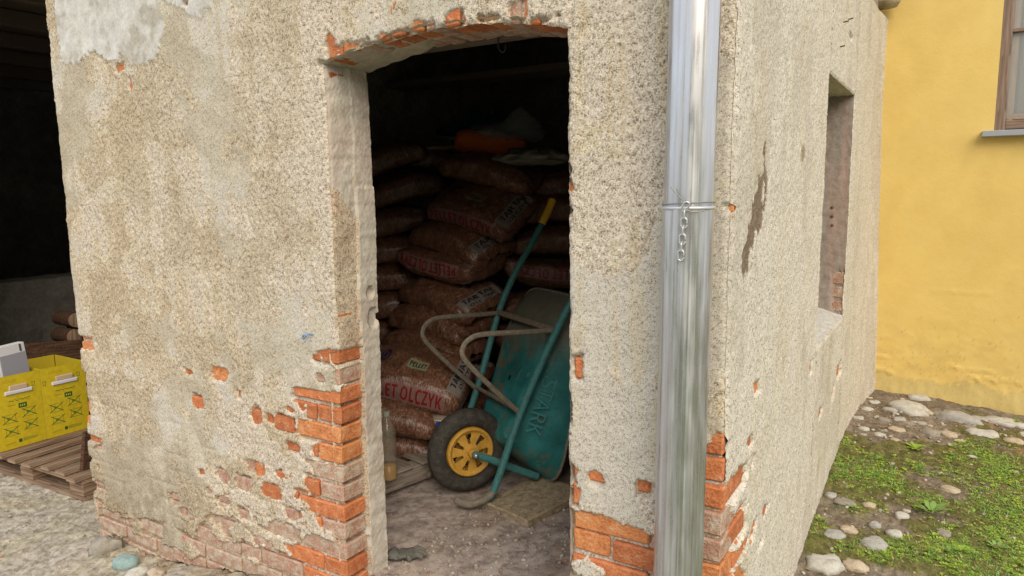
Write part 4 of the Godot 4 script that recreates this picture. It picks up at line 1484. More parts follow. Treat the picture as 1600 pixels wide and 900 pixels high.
	part("frame", box_mesh(Vector3(H, 0.05, 0.05), 0.003, 0.0006), M.wood_window, win, Transform3D(upright, Vector3(W / 2, H / 2, -0.034)))
	part("glazing_bar", box_mesh(Vector3(W / 2 - 0.09, 0.022, 0.03), 0.003, 0.0, Vector3(W / 4 + 0.02, 0.60, -0.026)), M.wood_window, win)
	part("inner_sash", box_mesh(Vector3(H - 0.06, 0.034, 0.03), 0.002), M.wood_light, win, Transform3D(upright, Vector3(0.088, H / 2 + 0.03, -0.058)))
	part("inner_sash", box_mesh(Vector3(W / 2 - 0.13, 0.034, 0.03), 0.002, 0, Vector3(W / 4 + 0.04, 0.083, -0.0585)), M.wood_light, win)
	for q in 2:
		part("pane", box_mesh(Vector3(W / 2 - 0.08, 0.52 if q == 0 else 0.58, 0.004), 0.0005, 0, Vector3(W / 4 + 0.02, 0.33 if q == 0 else 0.90, -0.04)), M.pane_glass, win)
	part("pane", box_mesh(Vector3(W / 2 - 0.08, H - 0.1, 0.004), 0.0005, 0, Vector3(W * 0.75, H / 2, -0.04)), M.pane_glass, win)
	# curtain folds behind the glass
	P = PackedVector3Array()
	for j in 3:
		for i in 81:
			P.append(Vector3(lerpf(0.02, W, i / 80.0), H * j / 2.0, -0.13 + 0.012 * sin(i * 0.9) + 0.006 * sin(i * 2.3)))
	part("curtain", sheet(80, 2, P), M.curtain, win)
	part("sill", box_mesh(Vector3(W + 0.16, 0.036, 0.13), 0.003, 0.001, Vector3(W / 2 + 0.025, -0.02, 0.012)), M.granite, win)

# ------------------------------------------------------------------ drainpipe and chain
func pipe_mesh(r: float, y0: float, y1: float, dx: float) -> ArrayMesh:
	var P := PackedVector3Array()
	var UV := PackedVector2Array()
	var n := 72
	var rows := 60
	for j in rows + 1:
		var v := float(j) / rows
		for i in n + 1:
			var t := TAU * i / n
			# folded lock seam a little left of the middle
			var s := wrapf(t - (-1.75), -PI, PI)
			var rr := r
			if absf(s) < 0.10:
				rr += 0.0028
			elif absf(s) < 0.36 and s < 0.0:
				rr -= 0.0016 * (1.0 - (absf(s) - 0.1) / 0.26)
			rr += 0.0009 * sin(t * 5.0 + 1.0) + 0.0006 * sin(t * 9.0 + v * 3.0)
			rr += 0.0008 * n_low.get_noise_2d(t * 0.8, v * 4.0)
			P.append(Vector3(cos(t) * rr + dx * v, lerpf(y0, y1, v), -sin(t) * rr))
			UV.append(Vector2(float(i) / n * 2.0, v * 1.3))
	return sheet(n, rows, P, PackedColorArray(), UV)

func build_unseen_house() -> void:
	# unseen behind the photographer; added for the pipe to mirror, low for indoor light
	var h := thing("unseen_house", "plain beige unseen house added across the yard for the drainpipe to mirror", "house")
	part("wall", box_mesh(Vector3(9.0, 3.2, 0.4), 0.01, 0, Vector3(3.2, 1.2, 9.5)), mat("opposite_render", lin(0.55, 0.50, 0.44), 0.9), h)
	part("roof", box_mesh(Vector3(9.6, 0.14, 1.6), 0.01, 0, Vector3(3.2, 2.85, 9.3)), M.roof_tile, h)
	for k in 3:
		var w := part("window", box_mesh(Vector3(1.0, 1.4, 0.06), 0.01, 0, Vector3(0.4 + 2.6 * k, 1.4, 9.28)), M.wood_window, h)
		part("pane", box_mesh(Vector3(0.8, 1.2, 0.02), 0.004, 0, Vector3(0.4 + 2.6 * k, 1.4, 9.24)), M.curtain, w)

func build_drainpipe() -> void:
	var d := thing("drainpipe", "shiny grey zinc drainpipe standing at the shed corner", "drainpipe", at(-0.5675, 0, 0.08))
	# lower length
	part("pipe", pipe_mesh(0.0635, -0.24, 1.495, 0.012), M.zinc, d, at(-0.006, 0, 0))
	part("joint_bead", lathe([[0.0630, 0.0], [0.0655, 0.0015], [0.0665, 0.005], [0.0655, 0.0085], [0.0620, 0.0095]], 56), M.zinc, d, at(0.0058, 1.488, 0))
	part("pipe", pipe_mesh(0.0598, 1.40, 2.9, 0.018), M.zinc, d, at(0.0055, 0, 0))
	var ring := []
	for k in 33:
		var t := TAU * k / 32
		ring.append(Vector3(cos(t) * 0.0655, 0.004 * cos(t + 0.5), -sin(t) * 0.0655))
	part("wire_tie", tube(PackedVector3Array(ring), 0.0013, -1, 6), M.wire, d, at(0.006, 1.503, 0))
	part("wire_end", tube(smooth_path([Vector3(0.022, 1.506, 0.066), Vector3(0.0, 1.528, 0.071), Vector3(-0.014, 1.545, 0.072)]), 0.0014, -1, 6), M.wire, d)
	part("wire_end", tube(smooth_path([Vector3(0.024, 1.490, 0.070), Vector3(0.040, 1.484, 0.064), Vector3(0.062, 1.487, 0.052)]), 0.0014, -1, 6), M.wire, d)
	var br := part("wall_bracket", box_mesh(Vector3(0.02, 0.02, 0.10), 0.002), M.wire, d, at(0.0, 2.7, -0.06))
	br.set_meta("label", "bracket holding the pipe to the wall")
	# a short chain hangs from the wire
	var c := thing("chain", "short galvanised chain hanging from the wire round the drainpipe", "chain", at(-0.5445, 1.497, 0.1525))
	var link := []
	for k in 25:
		var t := TAU * k / 24
		link.append(Vector3(cos(t) * 0.0068, sin(t) * 0.0068 + signf(sin(t)) * 0.0055, 0))
	var lm := tube(PackedVector3Array(link), 0.0021, -1, 8)
	for k in 7:
		var b := Basis(Vector3.UP, 0.25 if k % 2 == 0 else 1.75)
		if k == 0:
			b = Basis.from_euler(Vector3(0.2, 0.3, -0.45))
		part("link", lm, M.chain_steel, c, Transform3D(b, Vector3(-0.0015 * k, -0.0195 * k, 0.0)))

# ------------------------------------------------------------------ open bay
func build_bay_contents() -> void:
	# pallet: deck boards run away from the yard
	var pal := thing("pallet", "old wooden pallet under the two yellow boxes", "pallet", at(-4.78, -0.205, -0.62, 3.0), "wooden pallets")
	var board := [box_mesh(Vector3(1.0, 0.022, 0.082), 0.003, 0.002), box_mesh(Vector3(1.0, 0.022, 0.095), 0.003, 0.002)]
	for k in 8:
		part("board", board[k % 2], M.wood_old, pal, at(0.55 - k * 0.158, 0.135, rng.randf_range(-0.02, 0.02), 90.0 + rng.randf_range(-0.8, 0.8)))
	for k in 3:
		part("bearer", box_mesh(Vector3(1.2, 0.022, 0.10), 0.003, 0.001), M.wood_old, pal, at(0, 0.110, -0.42 + 0.42 * k))
		part("bearer", box_mesh(Vector3(1.2, 0.022, 0.10), 0.003, 0.001), M.wood_old, pal, at(0, 0.012, -0.42 + 0.42 * k))
		for q in 3:
			part("block", box_mesh(Vector3(0.13, 0.075, 0.10), 0.004, 0.002), M.wood_old, pal, at(-0.53 + 0.53 * q, 0.061, -0.42 + 0.42 * k))
	# two open cartons
	for k in 2:
		var b := thing("carton", ["yellow printed carton with a white box standing in it", "open yellow printed carton beside the wall end"][k], "box", at(-5.22, -0.057, [-0.262, -0.548][k] + 0.0, [2.0, 0.0][k]), "yellow cartons on the pallet")
		carton(b)
	# white box in the first carton
	var wb := thing("white_box", "white card box standing upright in a yellow carton", "box", Transform3D(Basis.from_euler(Vector3(0.06, 0.10, 0.05)), Vector3(-5.10, 0.20, -0.30)))
	part("panel", box_mesh(Vector3(0.06, 0.40, 0.17), 0.003), M.cardboard_white, wb, at(0, 0.2, 0))
	part("panel", box_mesh(Vector3(0.004, 0.14, 0.16), 0.001), M.cardboard_grey, wb, at(0.0325, 0.27, -0.003))
	part("flap", box_mesh(Vector3(0.005, 0.40, 0.08), 0.001), M.cardboard_white, wb, at(0.02, 0.2, 0.128, 30))
	part("notch", box_mesh(Vector3(0.02, 0.05, 0.012), 0.004), M.iron, wb, at(0.026, 0.37, -0.055))
	# split logs stacked behind
	var ls := [[-5.75, 0.02, -0.92, 0.06], [-5.75, 0.03, -1.06, 0.07], [-5.72, 0.14, -0.95, 0.055], [-5.74, 0.16, -1.08, 0.06], [-5.73, 0.26, -0.90, 0.06], [-5.75, 0.29, -1.04, 0.065], [-5.71, 0.385, -0.93, 0.055], [-5.74, 0.42, -1.06, 0.06], [-5.72, 0.50, -0.92, 0.058], [-5.74, 0.54, -1.05, 0.065], [-5.71, 0.615, -0.90, 0.055], [-5.73, 0.66, -1.03, 0.06], [-5.75, 0.73, -0.94, 0.055]]
	var lab := ["lowest firewood log beside the bay wall", "thick low firewood log behind the wall end", "second firewood log from the bottom of the stack", "firewood log behind the second carton", "firewood log level with the carton rim", "thick firewood log behind the carton rim", "firewood log just above the carton rim", "firewood log set back above the carton", "middle firewood log of the visible stack", "thick middle firewood log hard by the wall end", "upper firewood log with pale sawn end", "upper firewood log hard by the wall end", "topmost firewood log of the stack"]
	for k in ls.size():
		var q: Array = ls[k]
		var prof := [[0.002, 0.0], [q[3] * 0.96, 0.0], [q[3], 0.006], [q[3] * 1.03, 0.12], [q[3], 0.26]]
		var lg := thing("firewood_log", lab[k], "log", Transform3D(Basis.from_euler(Vector3(0, rng.randf_range(-0.1, 0.1), PI / 2 + rng.randf_range(-0.04, 0.04))), Vector3(q[0] + 0.1, q[1] - 0.13, q[2] - 0.03)), "firewood stacked in the open bay")
		part("bark", lathe(prof.slice(2), 14), M.bark, lg, Transform3D(Basis.from_euler(Vector3(0, k * 1.3, 0))))
		part("sawn_end", lathe([[0.001, -0.002], [q[3] * 0.98, 0.0], [q[3], 0.006]], 14), M.wood_old, lg)
	# flat board on edge behind the cartons
	single("timber_board", box_mesh(Vector3(0.03, 0.16, 0.9), 0.004, 0.002), M.bark, Transform3D(Basis.from_euler(Vector3(-0.10, 0, 0.2)), Vector3(-5.47, 0.42, -0.70)), "rough brown board lying behind the yellow cartons", "board")
	single("leaning_board", box_mesh(Vector3(0.02, 0.24, 0.10), 0.004, 0.003), M.bark, Transform3D(Basis.from_euler(Vector3(-0.22, 0.1, 0.1)), Vector3(-4.30, 0.03, -0.31)), "reddish brown board end leaning on the pallet by the wall end", "board")

func carton(b: Node3D) -> void:
	# front face looks along +x; 0.28 wide (z), 0.39 deep (x), 0.475 high
	var w := 0.275
	var d := 0.39
	var h := 0.475
	var x := d / 2
	var P := PackedVector3Array()
	var UV := PackedVector2Array()
	for j in 9:
		for i in 9:
			var u := i / 8.0
			var v := j / 8.0
			P.append(Vector3(x + 0.003 * sin(u * PI) * sin(v * PI), h * v, w * (0.5 - u)))
			UV.append(Vector2(u, 1.0 - v))
	part("front_panel", sheet(8, 8, P, PackedColorArray(), UV), M.box_print, b)
	part("side_panel", box_mesh(Vector3(0.005, h, w - 0.012), 0.001, 0, Vector3(-x, h / 2, 0)), M.box_yellow, b)
	part("side_panel", box_mesh(Vector3(d - 0.006, h - 0.002, 0.005), 0.001, 0, Vector3(0, h / 2, w / 2)), M.box_yellow, b)
	part("side_panel", box_mesh(Vector3(d - 0.006, h - 0.002, 0.005), 0.001, 0, Vector3(0, h / 2, -w / 2)), M.box_yellow, b)
	part("inner_panel", box_mesh(Vector3(0.004, h - 0.004, w - 0.012), 0.001, 0, Vector3(x - 0.006, h / 2, 0)), M.card_kraft, b)
	part("bottom_panel", box_mesh(Vector3(d - 0.02, 0.006, w - 0.014), 0.001, 0, Vector3(0, 0.005, 0)), M.card_kraft, b)
	part("hand_grip", box_mesh(Vector3(0.012, 0.026, 0.165), 0.006, 0.001, Vector3(x + 0.007, h * 0.765, 0)), M.cardboard_white, b)
	part("hand_flap", box_mesh(Vector3(0.010, 0.034, 0.11), 0.006, 0.002, Vector3(x + 0.006, h * 0.825, 0)), M.card_kraft, b)

# ------------------------------------------------------------------ pellet room
func build_room_contents() -> void:
	var pal := thing("pallet", "dusty grey pallet carrying the lowest pellet bags", "pallet", at(-2.62, 0.04, -0.98, -12.0), "wooden pallets")
	for k in 5:
		part("board", box_mesh(Vector3(0.80, 0.022, 0.13), 0.003, 0.002), M.wood_grey, pal, at(0, 0.125, -0.44 + k * 0.19))
	for k in 2:
		part("bearer", box_mesh(Vector3(0.08, 0.09, 1.0), 0.004, 0.002), M.wood_grey, pal, at(-0.34 + 0.68 * k, 0.068, -0.06))
	for k in 2:
		part("foot_block", box_mesh(Vector3(0.12, 0.022, 0.12), 0.004, 0.002), M.wood_grey, pal, at(-0.34 + 0.68 * k, 0.011, 0.32))
	var sl := single("stone_slab", box_mesh(Vector3(0.30, 0.035, 0.42), 0.006, 0.003), M.floor_dust, Transform3D(Basis.from_euler(Vector3(0.02, -0.24, -0.01)), Vector3(-1.645, 0.055, -1.02)), "dusty square stone slab on the floor under the wheelbarrow", "slab")
	sl.material_override = mat("slab_stone", lin(0.95, 0.86, 0.70), 0.9, M.pavement.albedo_texture, 3.0, M.pavement.heightmap_texture, 0.3)
	# bottle of old oil
	var bt := thing("oil_bottle", "clear plastic bottle with amber oil at its bottom on the pallet edge", "bottle", at(-2.225, 0.178, -0.625))
	part("bottle_body", lathe([[0.002, 0.0], [0.040, 0.001], [0.045, 0.012], [0.045, 0.10], [0.041, 0.12], [0.045, 0.14], [0.044, 0.20], [0.040, 0.215], [0.044, 0.23], [0.030, 0.275], [0.014, 0.30], [0.014, 0.315]], 24), M.bottle_plastic, bt)
	part("oil", lathe([[0.002, 0.003], [0.038, 0.004], [0.042, 0.014], [0.042, 0.075], [0.001, 0.0755]], 24), M.bottle_oil, bt)
	part("cap", lathe([[0.016, 0.312], [0.017, 0.316], [0.017, 0.333], [0.015, 0.336], [0.001, 0.337]], 18), M.sack_grey, bt)
	# tin with a red cap behind the wheel
	var tn := thing("tin_can", "blue and gold tin with a red cap behind the wheelbarrow wheel", "can", at(-2.235, 0.172, -1.06, 0.0, Vector3(1, 1.8, 1)))
	part("tin_body", lathe([[0.002, 0.0], [0.050, 0.0], [0.052, 0.004], [0.052, 0.10], [0.050, 0.104]], 28), M.tin_band, tn)
	part("tin_label", lathe([[0.0525, 0.06], [0.0530, 0.061], [0.0530, 0.100], [0.0525, 0.101]], 28), M.tin_blue, tn)
	for k in 9:
		part("label_stripe", box_mesh(Vector3(0.006, 0.040, 0.002), 0.0005), M.tin_band, tn, Transform3D(Basis(Vector3.UP, k * TAU / 9), Vector3.ZERO) * at(0, 0.08, 0.0532))
	part("tin_top", lathe([[0.050, 0.103], [0.046, 0.110], [0.020, 0.113], [0.001, 0.113]], 28), M.wood_grey, tn)
	part("cap", lathe([[0.017, 0.112], [0.017, 0.130], [0.014, 0.134], [0.001, 0.135]], 18), M.cap_red, tn)
	# orange roll in a torn clear bag, sacking, blue sheet above the bags
	var P := PackedVector3Array()
	for j in 41:
		for i in 25:
			var t := TAU * i / 24
			var v := j / 40.0
			var rr := 0.083 * (1.0 - 0.05 * sin(v * 26.0) * 0.3) * pow(1.0 - pow(absf(v * 2 - 1), 10.0), 0.4) + 0.001
			rr *= 1.0 + 0.05 * n_low.get_noise_2d(t, v * 3)
			P.append(Vector3(v * 0.46 - 0.23, cos(t) * rr * 0.9, sin(t) * rr))
	single("orange_roll", sheet(24, 40, P), M.orange_cloth, Transform3D(Basis.from_euler(Vector3(0, deg_to_rad(24), deg_to_rad(-9))), Vector3(-2.53, 1.83, -2.02)), "bright orange fabric roll on top of the pellet bags", "roll")
	crumple("plastic_wrap", "crumpled clear plastic wrap around the orange roll", "plastic wrap", M.clear_plastic, Vector3(-2.50, 1.87, -2.09), Vector3(0.56, 0.17, 0.28), 24.0, 4, Vector3(0.45, 0.75, 0.2))
	crumple("grey_sack", "limp grey green sack lying beside the orange roll", "sack", M.sack_grey, Vector3(-2.18, 1.72, -1.93), Vector3(0.42, 0.14, 0.34), 20.0, 9, Vector3(0, 0, 0))
	crumple("blue_tarp", "folded dark blue tarp behind the orange roll", "tarp", M.blue_sheet, Vector3(-2.85, 1.96, -2.50), Vector3(0.75, 0.20, 0.35), 10.0, 13, Vector3(0, 0, 0))
	single("wood_strip", box_mesh(Vector3(0.5, 0.02, 0.04), 0.003, 0.002), M.wood_light, at(-3.05, 1.83, -2.05, 12), "thin pale wooden strip lying across the bags at the back", "strip")
	single("ceiling_plank", box_mesh(Vector3(3.0, 0.04, 0.25), 0.004, 0.002), M.roof_wood, at(-2.2, 2.30, -2.3), "dark plank shelf hung across the room above the bags", "shelf")

func crumple(called: String, label: String, category: String, m: Material, pos: Vector3, size: Vector3, ry: float, sd: int, peak: Vector3) -> void:
	# a lump of sheeting: flattened below, folded and ragged above
	var P := PackedVector3Array()
	var nu := 40
	var nv := 20
	for j in nv + 1:
		var v := PI * (float(j) / nv - 0.5)
		for i in nu + 1:
			var t := TAU * (i % nu) / nu
			var d := Vector3(cos(v) * cos(t), sin(v), -cos(v) * sin(t))
			var k := 1.0 + 0.35 * n_low.get_noise_3d(d.x * 1.6 + sd, d.y * 1.6, d.z * 1.6) + 0.30 * (absf(n_low.get_noise_3d(d.x * 4.0 + sd, d.y * 2.0, d.z * 4.0)) - 0.2)
			var p := Vector3(d.x * size.x, d.y * size.y * (0.45 if d.y < 0 else 1.0), d.z * size.z) * 0.5 * k
			if peak != Vector3.ZERO and d.y > 0:
				p.y += size.y * 0.75 * exp(-pow((d.x - peak.x) / 0.28, 2.0) - pow((d.z - peak.z) / 0.4, 2.0)) * d.y
			P.append(p)
	single(called, sheet(nu, nv, P), m, at(pos.x, pos.y, pos.z, ry), label, category)

# ------------------------------------------------------------------ wheelbarrow
func build_wheelbarrow() -> void:
	# stands on its nose: local x across (to the far side), y along the tubes to the handles, z to the tray side
	var bx := Vector3(-0.8660, 0.0, -0.5)
	var by := Vector3(0.1954, 0.9205, -0.3384)
	var bz := bx.cross(by)
	var wb := thing("wheelbarrow", "green wheelbarrow tipped up on its nose with a yellow rimmed wheel", "wheelbarrow", Transform3D(Basis(bx, by, bz), Vector3(-1.988, 0.150, -0.997)))
	for s in [-1.0, 1.0]:
		var pts := [Vector3(s * 0.185, -0.125, -0.135), Vector3(s * 0.225, -0.118, -0.09), Vector3(s * 0.242, -0.075, -0.03), Vector3(s * 0.245, 0.0, 0.0), Vector3(s * 0.243, 0.375, 0.0), Vector3(s * 0.30, 0.78, 0.0), Vector3(s * 0.325, 1.0, 0.025), Vector3(s * 0.345, 1.22, 0.075), Vector3(s * 0.35, 1.36, 0.10)]
		var tb := part("frame_tube", tube(smooth_path(pts, 6), 0.0185, -1, 14), M.tube_paint, wb)
		tb.set_meta("label", "teal painted frame tube, bare and rusty at the nose")
		part("nose_end", tube(smooth_path([pts[0] + Vector3(s * -0.006, 0, -0.006), pts[1], pts[2], pts[3] + Vector3(0, -0.03, 0)], 6), 0.0192, -1, 14), M.worn_metal, wb)
		part("grip", tube(smooth_path([Vector3(s * 0.35, 1.35, 0.098), Vector3(s * 0.352, 1.43, 0.110), Vector3(s * 0.352, 1.50, 0.113)], 4), 0.0225, -1, 14), M.grip_yellow, wb)
		# leg: a bent flat bar
		var leg := [Vector3(s * 0.285, 0.785, -0.012), Vector3(s * 0.27, 0.728, -0.16), Vector3(s * 0.255, 0.660, -0.34), Vector3(s * 0.25, 0.620, -0.395), Vector3(s * 0.248, 0.570, -0.412), Vector3(s * 0.246, 0.520, -0.375), Vector3(s * 0.243, 0.44, -0.20), Vector3(s * 0.240, 0.365, -0.012)]
		part("leg", tube(smooth_path(leg, 6), 0.0125, 0.0065, 10), M.worn_metal, wb)
		# wheel bracket
		part("wheel_bracket", tube(PackedVector3Array([Vector3(s * 0.082, 0.083, -0.075), Vector3(s * 0.10, 0.085, 0.0), Vector3(s * 0.15, 0.075, 0.16), Vector3(s * 0.17, 0.07, 0.27)]), 0.019, 0.012, 10), M.tube_paint, wb)
	part("cross_bar", tube(PackedVector3Array([Vector3(-0.285, 0.79, -0.014), Vector3(0.285, 0.79, -0.014)]), 0.015, 0.007, 10), M.worn_metal, wb)
	part("cross_bar", tube(PackedVector3Array([Vector3(-0.24, 0.37, -0.012), Vector3(0.24, 0.37, -0.012)]), 0.011, 0.007, 10), M.worn_metal, wb)
	part("axle", tube(PackedVector3Array([Vector3(-0.098, 0.083, -0.07), Vector3(0.098, 0.083, -0.07)]), 0.010, -1, 12), M.worn_metal, wb)
	for s in [-1.0, 1.0]:
		part("axle_nut", lathe([[0.001, 0.016], [0.012, 0.016], [0.013, 0.0]].map(func(a): return [a[0], -a[1]]), 6, Vector3(-s, 0, 0)), M.chain_steel, wb, at(s * 0.094, 0.083, -0.07))
	# wheel
	var wh := Node3D.new()
	wh.name = "wheel"
	wb.add_child(wh)
	wh.position = Vector3(0, 0.083, -0.07)
	wh.set_meta("label", "small rubber tyred wheel with a yellow plastic rim")
	var prof := []
	for k in 41:
		var t := TAU * (k / 40.0) + PI
		var ring_r := 0.166 + 0.050 * cos(t) * (0.96 if cos(t) > 0 else 0.9)
		var y := 0.050 * sin(t)
		if cos(t) > 0.55:
			ring_r -= 0.0035 * (0.5 + 0.5 * sin(y * 600.0))
		prof.append([ring_r, y])
	part("tyre", lathe(prof, 72, Vector3(1, 0, 0)), M.rubber, wh)
	for s in [-1.0, 1.0]:
		part("rim", rim_mesh(s), M.wheel_yellow, wh)
	part("hub", lathe([[0.001, -0.07], [0.020, -0.07], [0.022, -0.066], [0.024, -0.02], [0.024, 0.02], [0.022, 0.066], [0.020, 0.07], [0.001, 0.07]], 20, Vector3(1, 0, 0)), M.wheel_yellow, wh)
	tray(wb)

func rim_mesh(s: float) -> ArrayMesh:
	# dished plastic disc with seven tapered openings
	var nu := 112
	var rad := [[0.022, 0.046], [0.034, 0.044], [0.045, 0.040], [0.060, 0.036], [0.075, 0.034], [0.088, 0.034], [0.096, 0.035], [0.103, 0.036], [0.108, 0.044], [0.114, 0.048], [0.121, 0.047], [0.125, 0.040], [0.125, 0.020]]
	var P := PackedVector3Array()
	var keep := PackedByteArray()
	var nv := rad.size() - 1
	for j in rad.size():
		for i in nu + 1:
			var t := TAU * i / nu * s
			P.append(Vector3(s * rad[j][1], sin(t) * rad[j][0], cos(t) * rad[j][0]))
	for j in nv:
		for i in nu:
			var ph := fposmod(float(i) / nu * 7.0 + 0.2, 1.0)
			var open := j >= 2 and j <= 5 and ph > 0.30 + 0.02 * (5 - j) and ph < 0.70 - 0.02 * (5 - j)
			keep.append(0 if open else 1)
	var Q := PackedVector3Array()
	for j in rad.size():
		for i in range(nu, -1, -1):
			Q.append(P[j * (nu + 1) + i])
	return sheet(nu, nv, Q, PackedColorArray(), PackedVector2Array(), keep)

func tray(wb: Node3D) -> void:
	# rings from the flat bottom out to the rolled rim
	var n := 144
	var rings := 40
	var outer := PackedVector3Array()
	var C := PackedColorArray()
	var rim := PackedVector3Array()
	for j in rings + 1:
		var v := float(j) / rings
		for i in n + 1:
			var t := TAU * (i % n) / n
			# rounded rectangles: bottom and rim
			var e := 5.0
			var cx := cos(t)
			var cy := sin(t)
			var k := 1.0 / pow(pow(absf(cx), e) + pow(absf(cy), e), 1.0 / e)
			var ux := cx * k
			var uy := cy * k
			var wb0 := lerpf(0.15, 0.21, uy * 0.5 + 0.5)
			var wr := lerpf(0.29, 0.345, uy * 0.5 + 0.5)
			var bot := Vector3(ux * wb0, 0.49 + uy * (0.30 if uy > 0 else 0.31), 0.022)
			var top := Vector3(ux * wr, 0.50 + uy * (0.485 if uy > 0 else 0.44), lerpf(0.335, 0.11, uy * 0.5 + 0.5))
			var p := Vector3.ZERO
			if v < 0.3:
				p = bot
				p.x *= v / 0.3
				p.y = 0.49 + (bot.y - 0.49) * v / 0.3
			else:
				var f := (v - 0.3) / 0.7
				p = bot.lerp(top, f)
				p.z -= 0.018 * sin(f * PI)
				p.z += 0.010 * (1.0 - smoothstep(0.0, 0.12, f))
			outer.append(p)
			if j == rings:
				rim.append(p)
			var nn := n_mid.get_noise_3d(p.x * 0.8, p.y * 0.8, p.z * 0.8)
			var ne := n_edge.get_noise_3d(p.x, p.y, p.z)
			var c := Color(0.018, 0.14, 0.14).lerp(Color(0.035, 0.22, 0.23), clampf(0.5 + 1.4 * nn, 0, 1))
			if ne + 0.5 * n_fine.get_noise_3d(p.x, p.y, p.z) > 0.52 and p.x > -0.05:
				c = c.lerp(Color(0.15, 0.07, 0.035), 0.8)
			elif n_fine.get_noise_3d(p.x * 0.4, p.y * 0.12, p.z * 0.4) > 0.52:
				c = c.lerp(Color(0.17, 0.24, 0.22), 0.6)
			# dry earth and rust that cling to the underside
			var dirt := clampf(smoothstep(0.55, 0.9, p.y + 0.10 * nn) * 1.1 + smoothstep(0.0, 0.35, nn * 0.7 + ne * 0.6 + (0.25 if p.x > 0.02 and p.y > 0.35 else -0.25)), 0, 1)
			c = c.lerp(Color(0.16, 0.125, 0.08), dirt * 0.85)
			if p.y < 0.2 and ne + nn * 0.5 > 0.12:
				c = c.lerp(Color(0.14, 0.15, 0.10), 0.7)
			C.append(c)
	var P := PackedVector3Array()
	for j in rings + 1:
		for i in range(n, -1, -1):
			P.append(outer[j * (n + 1) + i])
	var D := PackedColorArray()
	for j in rings + 1:
		for i in range(n, -1, -1):
			D.append(C[j * (n + 1) + i])
	var tr := part("tray", sheet(n, rings, P, D), M.green_paint, wb)
	tr.set_meta("label", "green steel tray seen from below, caked with earth near the handles")
	var I := PackedVector3Array()
	for q in outer:
		I.append(q + Vector3(0, 0, 0.006))
	part("tray_inside", sheet(n, rings, I, C), M.green_paint, tr)
	part("rolled_rim", tube(rim, 0.008, -1, 8), M.worn_metal, tr)
	# pressed lettering on the side panel
	for q in [["IBA", 0.635, 0.105], ["STARK", 0.42, 0.17]]:
		var tm := TextMesh.new()
		tm.text = q[0]
		tm.font_size = 40
		tm.pixel_size = 0.0025
		tm.depth = 0.006
		var f := SystemFont.new()
		f.font_names = PackedStringArray(["Droid Sans"])
		tm.font = f
		# reads towards the nose, tops of letters to the rim
		var ex := Vector3(-0.01, -1, 0.02).normalized()
		var side := Vector3(-0.118, 0.0, 0.19).normalized()
		var ey := (side - ex * side.dot(ex)).normalized()
		var ez := ex.cross(ey)
		var pos := Vector3(-0.247, q[1], 0.098) + ez * 0.004
		part("pressed_letters", tm, M.green_letter if M.has("green_letter") else mat("green_letter", lin(0.026, 0.175, 0.18), 0.5), tr, Transform3D(Basis(ex, ey, ez), pos))
	var ov := []
	for k in 33:
		var t := TAU * k / 32
		ov.append(Vector3(cos(t) * 0.085, sin(t) * 0.05, 0))
	var ex2 := Vector3(-0.01, -1, 0.02).normalized()
	var sd := Vector3(-0.118, 0.0, 0.19).normalized()
	var ey2 := (sd - ex2 * sd.dot(ex2)).normalized()
	part("pressed_oval", tube(PackedVector3Array(ov), 0.003, -1, 6), M.green_letter, tr, Transform3D(Basis(ex2, ey2, ex2.cross(ey2)), Vector3(-0.247, 0.635, 0.098)))

